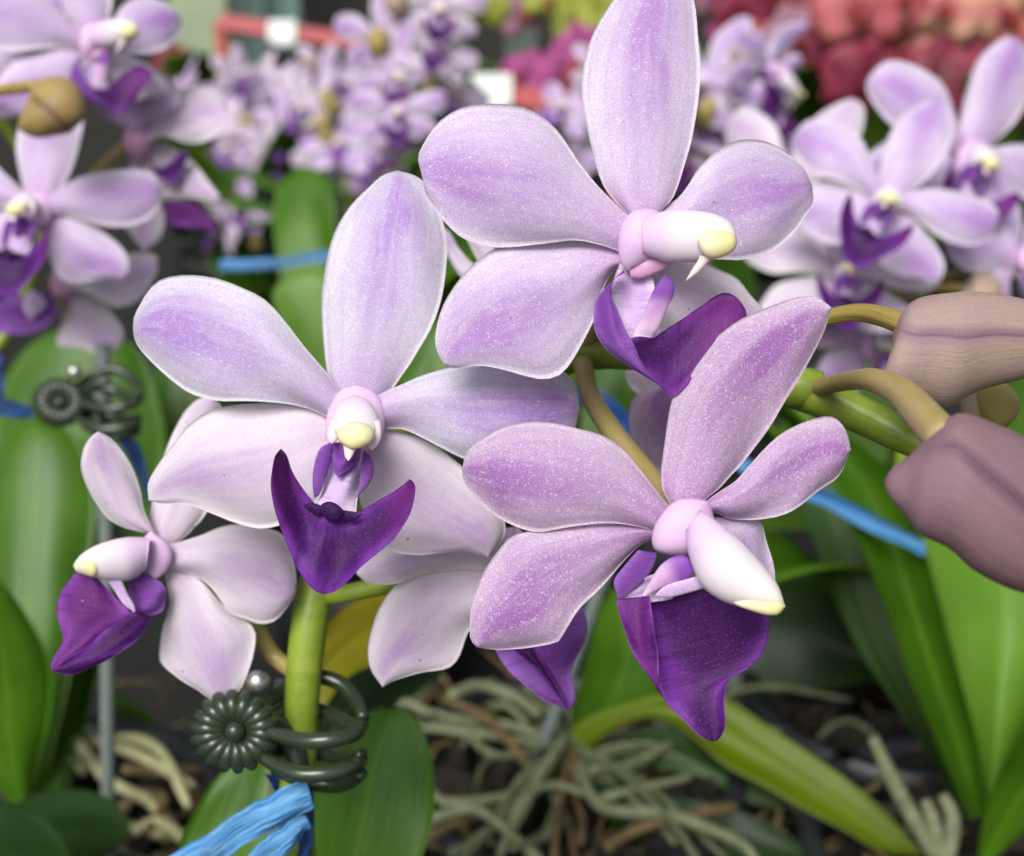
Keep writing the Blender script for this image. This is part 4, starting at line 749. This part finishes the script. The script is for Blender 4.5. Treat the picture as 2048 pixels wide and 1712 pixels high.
# right-hand blurred orchid
baseR = np.array([.122, .34, POT - .004])
PLR = empty('orchid_plant', baseR, 'blurred pale lilac orchid behind the large buds at upper right', 'orchid'); pot(baseR[0], baseR[1], 'black pot of the pale lilac orchid at upper right')
spike(PLR, [baseR, W(1800,1000,.33), W(1830,700,.325), W(1860,500,.325), W(1930,350,.325), W(1990,260,.33)])
place(PLR, 'A', W(1775,395,.300), face(-16, -10, 6), 1.0, stem_pt=W(1860,480,.325))
place(PLR, 'A', W(1945,310,.325), face(-12, 8, -5), 1.2, stem_pt=W(1940,340,.327))
place(PLR, 'Aw', W(1690,545,.318), face(4, -6, 20), .95, stem_pt=W(1840,600,.325))
place(PLR, 'Aw', W(1580,372,.345), face(-26, -25, 0), 1.0, stem_pt=W(1900,430,.33))
place(PLR, 'B', W(2040,520,.32), face(10, 20, 10), .95, stem_pt=W(1850,560,.325))
place(PLR, 'Ap', W(1740,690,.335), face(10, 30, 10), .85, stem_pt=W(1830,720,.325))
bud(PLR, [('bud_sepal', 'bud', [(1940,560),(1960,540),(2000,560),(2010,600)], [(1940,560),(1935,600),(1960,625),(2010,600)], dict(rf=.8, rb=.8))], .315, [(1850,580,.325),(1900,575,.32),(1950,580,.316)], .0012, None)
rosette(PLR, 6, baseR, .6)
leaf(PLR, 'leaf_lime', [(1500,1060),(1520,960),(1560,850),(1620,740),(1690,710)], [(1740,1060),(1765,960),(1790,850),(1770,750),(1690,710)], .42, .43, cup=-4, seed=31)
tr = empty('plastic_tie', W(1750,1010,.30), 'bright blue plastic strap crossing behind the nearest mauve bud', 'tie')
tape([(1440,890),(1560,945),(1660,985),(1760,1035),(1850,1085)], [(1440,920),(1560,985),(1640,1010),(1740,1062),(1850,1112)][::1], .295, 'tape_strip', 'tape_blue', tr, cup=-3)
tm = empty('plastic_tie', W(1225,815,.30), 'dull blue plastic strap glimpsed between the stalk and hidden pink petals', 'tie')
tape([(1150,760),(1210,785),(1260,830),(1330,890)], [(1150,800),(1200,825),(1250,870),(1320,930)], .30, 'tape_strip', 'tape_navy', tm)
tb = empty('plastic_tie', W(540,525,.42), 'pale blue plastic strap stretched behind the pale front flower at upper left', 'tie')
tape([(438,520),(540,516),(650,503),(800,490)], [(440,545),(540,540),(650,522),(800,510)], .42, 'tape_strip', 'tape_blue', tb)
stake([(1215,1130,.33),(1120,1400,.345),(1040,1610,.36)], .0019, 'grey leaning stake rising from the silvery roots at bottom centre')

# orchids further back
bg_orchid(835,160,.60,8,'orchid with a dense lilac flower cluster and tan buds at top centre',['Aw','A','Aw','B'],(.031,.036),True,buds=7,sc=.9)
bg_orchid(435,215,.95,9,'far blurred lilac orchid left of the white topped cluster',['Aw','A','Aw'],(.028,.028),False,sc=.85)
bg_orchid(605,195,1.0,10,'far blurred orchid whose upper flowers are nearly white',['Aw','Aw','A'],(.036,.026),False,buds=7,sc=.9)
bg_orchid(520,285,.90,10,'far blurred orchid with flowers hanging lowest above the green leaves',['A','Aw','Ap'],(.036,.02),False,buds=4,sc=.85)
bg_orchid(475,430,.80,2,'far blurred orchid with one low lilac flower above the pale blue strap',['A','Aw'],(.006,.010),False,buds=3,sc=.8)
bg_orchid(700,270,.80,9,'far blurred greyish lilac orchid beneath the dense top centre cluster',['Aw','Aw','A'],(.028,.026),False,buds=6,sc=.9)
bg_orchid(1445,215,.50,6,'blurred lilac orchid peeping out right of the tallest front sepal',['C','A','B'],(.022,.022),True,buds=3)
bg_orchid(1170,235,.62,4,'blurred white and lilac orchid behind the tallest front sepal',['Aw','A'],(.010,.026),False,sc=.85)
PLK = bg_orchid(690,420,.46,0,'leafy orchid without open flowers behind the pale front flower',['A'],(.01,.01),False,buds=0,leaves=6)
leaf(PLK, 'leaf_lime', [(640,980),(600,750),(558,640),(545,580),(600,538)], [(760,980),(740,700),(700,580),(660,545),(600,538)], .40, .41, cup=2, seed=21)
leaf(PLK, 'leaf', [(560,560),(545,430),(560,370),(600,330)], [(665,560),(670,420),(650,350),(600,330)], .48, .5, cup=2, seed=22)
leaf(PLK, 'leaf', [(760,900),(790,780),(830,690),(880,630)], [(920,900),(940,760),(925,690),(880,630)], .36, .37, cup=2, seed=23)
leaf(PLL, 'leaf', [(0,1100),(-20,850),(20,730),(90,670),(180,655)], [(300,1100),(330,900),(315,800),(275,700),(180,655)], .37, .38, cup=4, seed=24)
leaf(PLL, 'leaf', [(285,1100),(300,850),(310,740),(300,640)], [(410,1000),(425,800),(385,700),(300,640)], .40, .42, cup=3, seed=25)
leaf(PLR, 'leaf', [(1150,980),(1165,800),(1200,670),(1260,630)], [(1330,980),(1345,800),(1320,690),(1260,630)], .38, .40, cup=3, seed=26)

# ------------------------------------------------------------------ moth orchids at the back
def phal_mesh(mat, seed):
    rs = np.random.RandomState(seed); out = []
    def pet(a, ln, wd, z, shape):
        t = np.linspace(0, 1, 12); s = np.linspace(-1, 1, 9); T, Sg = np.meshgrid(t, s, indexing='ij')
        w_ = wd / 2 * (np.sin(np.pi * np.clip(T, 0, 1) ** shape) ** .6); x = T * ln; y = Sg * w_; zz = z - .006 * T ** 2 - .004 * Sg ** 2 + .0015 * np.sin(6 * T + 3 * Sg + rs.rand() * 6)
        ca, sa = math.cos(a), math.sin(a); A = np.stack([x * ca - y * sa, x * sa + y * ca, zz], -1).reshape(-1, 3); B = A - (0, 0, .0008); n = 108
        uv = np.stack([T, (Sg + 1) / 2], -1).reshape(-1, 2); return np.vstack([A, B]), grid_faces(12, 9) + grid_faces(12, 9, n, True) + rim_faces(12, 9, n), np.vstack([uv, uv])
    P5 = [pet(R_(90), .042, .030, -.002, .8), pet(R_(215), .040, .028, -.002, .8), pet(R_(325), .040, .028, -.002, .8), pet(R_(10), .043, .052, 0, .75), pet(R_(170), .043, .052, 0, .75)]
    v, f, uv = merge(P5); l1 = tube([(0, .002, .002), (0, -.004, .010), (0, -.014, .013), (0, -.02, .008)], [.003, .004, .005, .001], 12, 8); l2 = ball((.006, -.004, .005), .004, (.6, 1, 1), 8, 6); l3 = ball((-.006, -.004, .005), .004, (.6, 1, 1), 8, 6)
    lv, lf, lu = merge([l1, l2, l3]); me = bpy.data.meshes.new('flower'); me.from_pydata(np.vstack([v, lv]).tolist(), [], f + [tuple(i + len(v) for i in q) for q in lf])
    me.materials.append(MATS[mat]); me.materials.append(MATS['phal_lip']); me.polygons.foreach_set('material_index', [0] * len(f) + [1] * len(lf)); me.polygons.foreach_set('use_smooth', [True] * len(me.polygons))
    l = me.uv_layers.new(name='UVMap'); U = np.vstack([uv, lu]); idx = np.empty(len(me.loops), int); me.loops.foreach_get('vertex_index', idx); l.data.foreach_set('uv', U[idx].ravel()); return me
PHAL = {m: phal_mesh(m, i) for i, m in enumerate(['phal_coral', 'phal_red', 'phal_rose', 'phal_magenta', 'phal_dusk', 'phal_lime'])}
def moth(label, d, x, fls, sc=1.0, leaves=4):
    b = np.array([W(x, 100, d)[0], W(x, 100, d)[1] + .03, POT - .004]); e = empty('moth_orchid', b, label, 'orchid', 'moth orchids at the back')
    pot(b[0], b[1], 'black pot of the ' + label)
    pts = [W(px, py, d + .03) for px, py, m in fls]; top = max(p[2] for p in pts)
    spike(e, [b, b + (0, .01, .08), np.array([b[0], b[1] + .012, (b[2] + top) / 2]), np.array([b[0], b[1] + .005, top + .01])], .0025)
    for px, py, m in fls:
        p = W(px, py, d + rnd.uniform(-.02, .03)); o = bpy.data.objects.new('flower', PHAL[m]); COL.objects.link(o); o.parent = e
        o.matrix_local = Matrix.Translation(Vector(p - b)) @ face(rnd.uniform(-20, 20), rnd.uniform(-28, 28), rnd.uniform(-20, 10)).to_4x4() @ Matrix.Scale(sc * rnd.uniform(.88, 1.05), 4)
    rosette(e, leaves, b, rnd.uniform(0, 3), 1.2)
moth('coral pink moth orchid nearest the top right corner', 1.08, 2030, [(2015,25,'phal_rose'),(1945,105,'phal_coral'),(2055,120,'phal_coral'),(2080,-20,'phal_rose'),(1985,175,'phal_red'),(1940,-40,'phal_coral'),(2060,210,'phal_red')])
moth('peach and rose moth orchid left of the top right corner', 1.05, 1830, [(1790,95,'phal_rose'),(1890,15,'phal_rose'),(1720,20,'phal_coral'),(1870,165,'phal_red'),(1800,-20,'phal_coral'),(1740,165,'phal_red'),(1700,95,'phal_red')])
moth('crimson moth orchid between the peach one and the tallest front sepal', 1.25, 1600, [(1640,25,'phal_red'),(1520,95,'phal_coral'),(1560,-10,'phal_red'),(1660,115,'phal_red'),(1590,70,'phal_dusk'),(1500,30,'phal_red')])
moth('dusky moth orchid just right of the tallest front sepal', 1.5, 1440, [(1430,10,'phal_dusk'),(1465,70,'phal_magenta'),(1500,10,'phal_dusk'),(1450,-40,'phal_magenta')], .7)
moth('magenta moth orchid beside the red rail at top centre', 1.35, 1110, [(1045,150,'phal_magenta'),(1130,140,'phal_magenta'),(1160,95,'phal_magenta'),(1180,160,'phal_red'),(1100,180,'phal_magenta'),(1220,120,'phal_magenta')], .8)
moth('yellow green moth orchid above the magenta one', 1.6, 1150, [(1100,0,'phal_lime'),(1150,40,'phal_lime'),(1190,15,'phal_lime'),(1045,28,'phal_dusk'),(1130,-40,'phal_lime'),(1200,70,'phal_lime'),(960,10,'phal_lime')], .9)
moth('dark red moth orchid behind the far lilac clusters', 1.5, 360, [(350,130,'phal_red'),(390,150,'phal_red'),(330,160,'phal_red')], .7)

# ------------------------------------------------------------------ far structures
def rail(x0, y0, x1, y1, d, label, tags):
    a = W(x0, y0, d); b = W(x1, y1, d + .0); e = empty('red_rail', np.array([(a[0] + b[0]) / 2, a[1], -.75]), label, 'rail')
    hh = .010; n = np.cross(b - a, FW); n /= np.linalg.norm(n); t = FW * .006
    V = [p + s1 * n * hh + s2 * t for p in (a, b) for s1 in (-1, 1) for s2 in (-1, 1)]
    put('rail_bar', V, [(0, 1, 3, 2), (4, 6, 7, 5), (0, 4, 5, 1), (2, 3, 7, 6), (0, 2, 6, 4), (1, 5, 7, 3)], 'rail_red', e, smooth=False)
    for p in (a, b): v, f, uv = tube([p, np.array([p[0], p[1], -.75])], .008, 4, 8); put('rail_post', v, f, 'rail_red', e, uv)
    for (tx, ty, lab) in tags:
        c = W(tx, ty, d - .012); V = [c + RT * sx * .019 + UP * sy * .016 + FW * sz * .0015 for sz in (-1, 1) for sx, sy in ((-1, -.8), (.2, -1.2), (1, -.8), (1, 1), (-1, 1))]
        put('label_tag', V, [(4, 3, 2, 1, 0), (5, 6, 7, 8, 9)] + [(i, (i + 1) % 5, 5 + (i + 1) % 5, 5 + i) for i in range(5)], 'tag_white', None, smooth=False, label=lab, category='tag', group='white tags on the red rails')
rail(440,44,760,92,1.75,'red painted rail at upper left behind the lilac clusters',[(564,64,'white tag hanging on the upper left red rail')])
rail(960,180,1240,232,1.2,'red painted rail left of the tallest front sepal',[(984,182,'white tag on the red rail beside the dense lilac cluster')])
v, f = box(-8, 8, 4.0, 4.1, -.75, 2.6); put('back_wall', v, f, 'wall_dark', smooth=False, label='dark greenhouse wall far behind all the flowers', category='wall')
def panel(x0, x1, d, z0, z1, mat, name, label, cat, th=.03):
    a = W(x0, 60, d); b = W(x1, 60, d); v, f = box(a[0], b[0], a[1], a[1] + th, z0, z1); put(name, v, f, mat, smooth=False, label=label, category=cat)
panel(340,455,3.2,-.75,1.2,'film_pale','plastic_sheet','pale green plastic sheet hanging at upper left','sheet')
panel(470,530,3.4,-.75,1.2,'panel_teal','wall_panel','teal grey panel above the upper left red rail','panel')
panel(536,600,3.5,.12,1.2,'panel_teal','wall_panel','teal grey panel right of the other teal panel at upper left','panel')
panel(1010,1075,2.6,-.75,1.2,'post_grey','steel_post','grey green post behind the magenta flowers at top centre','post')
panel(905,930,2.9,-.75,1.2,'post_grey','steel_post','narrow grey post right of the dense lilac cluster','post')
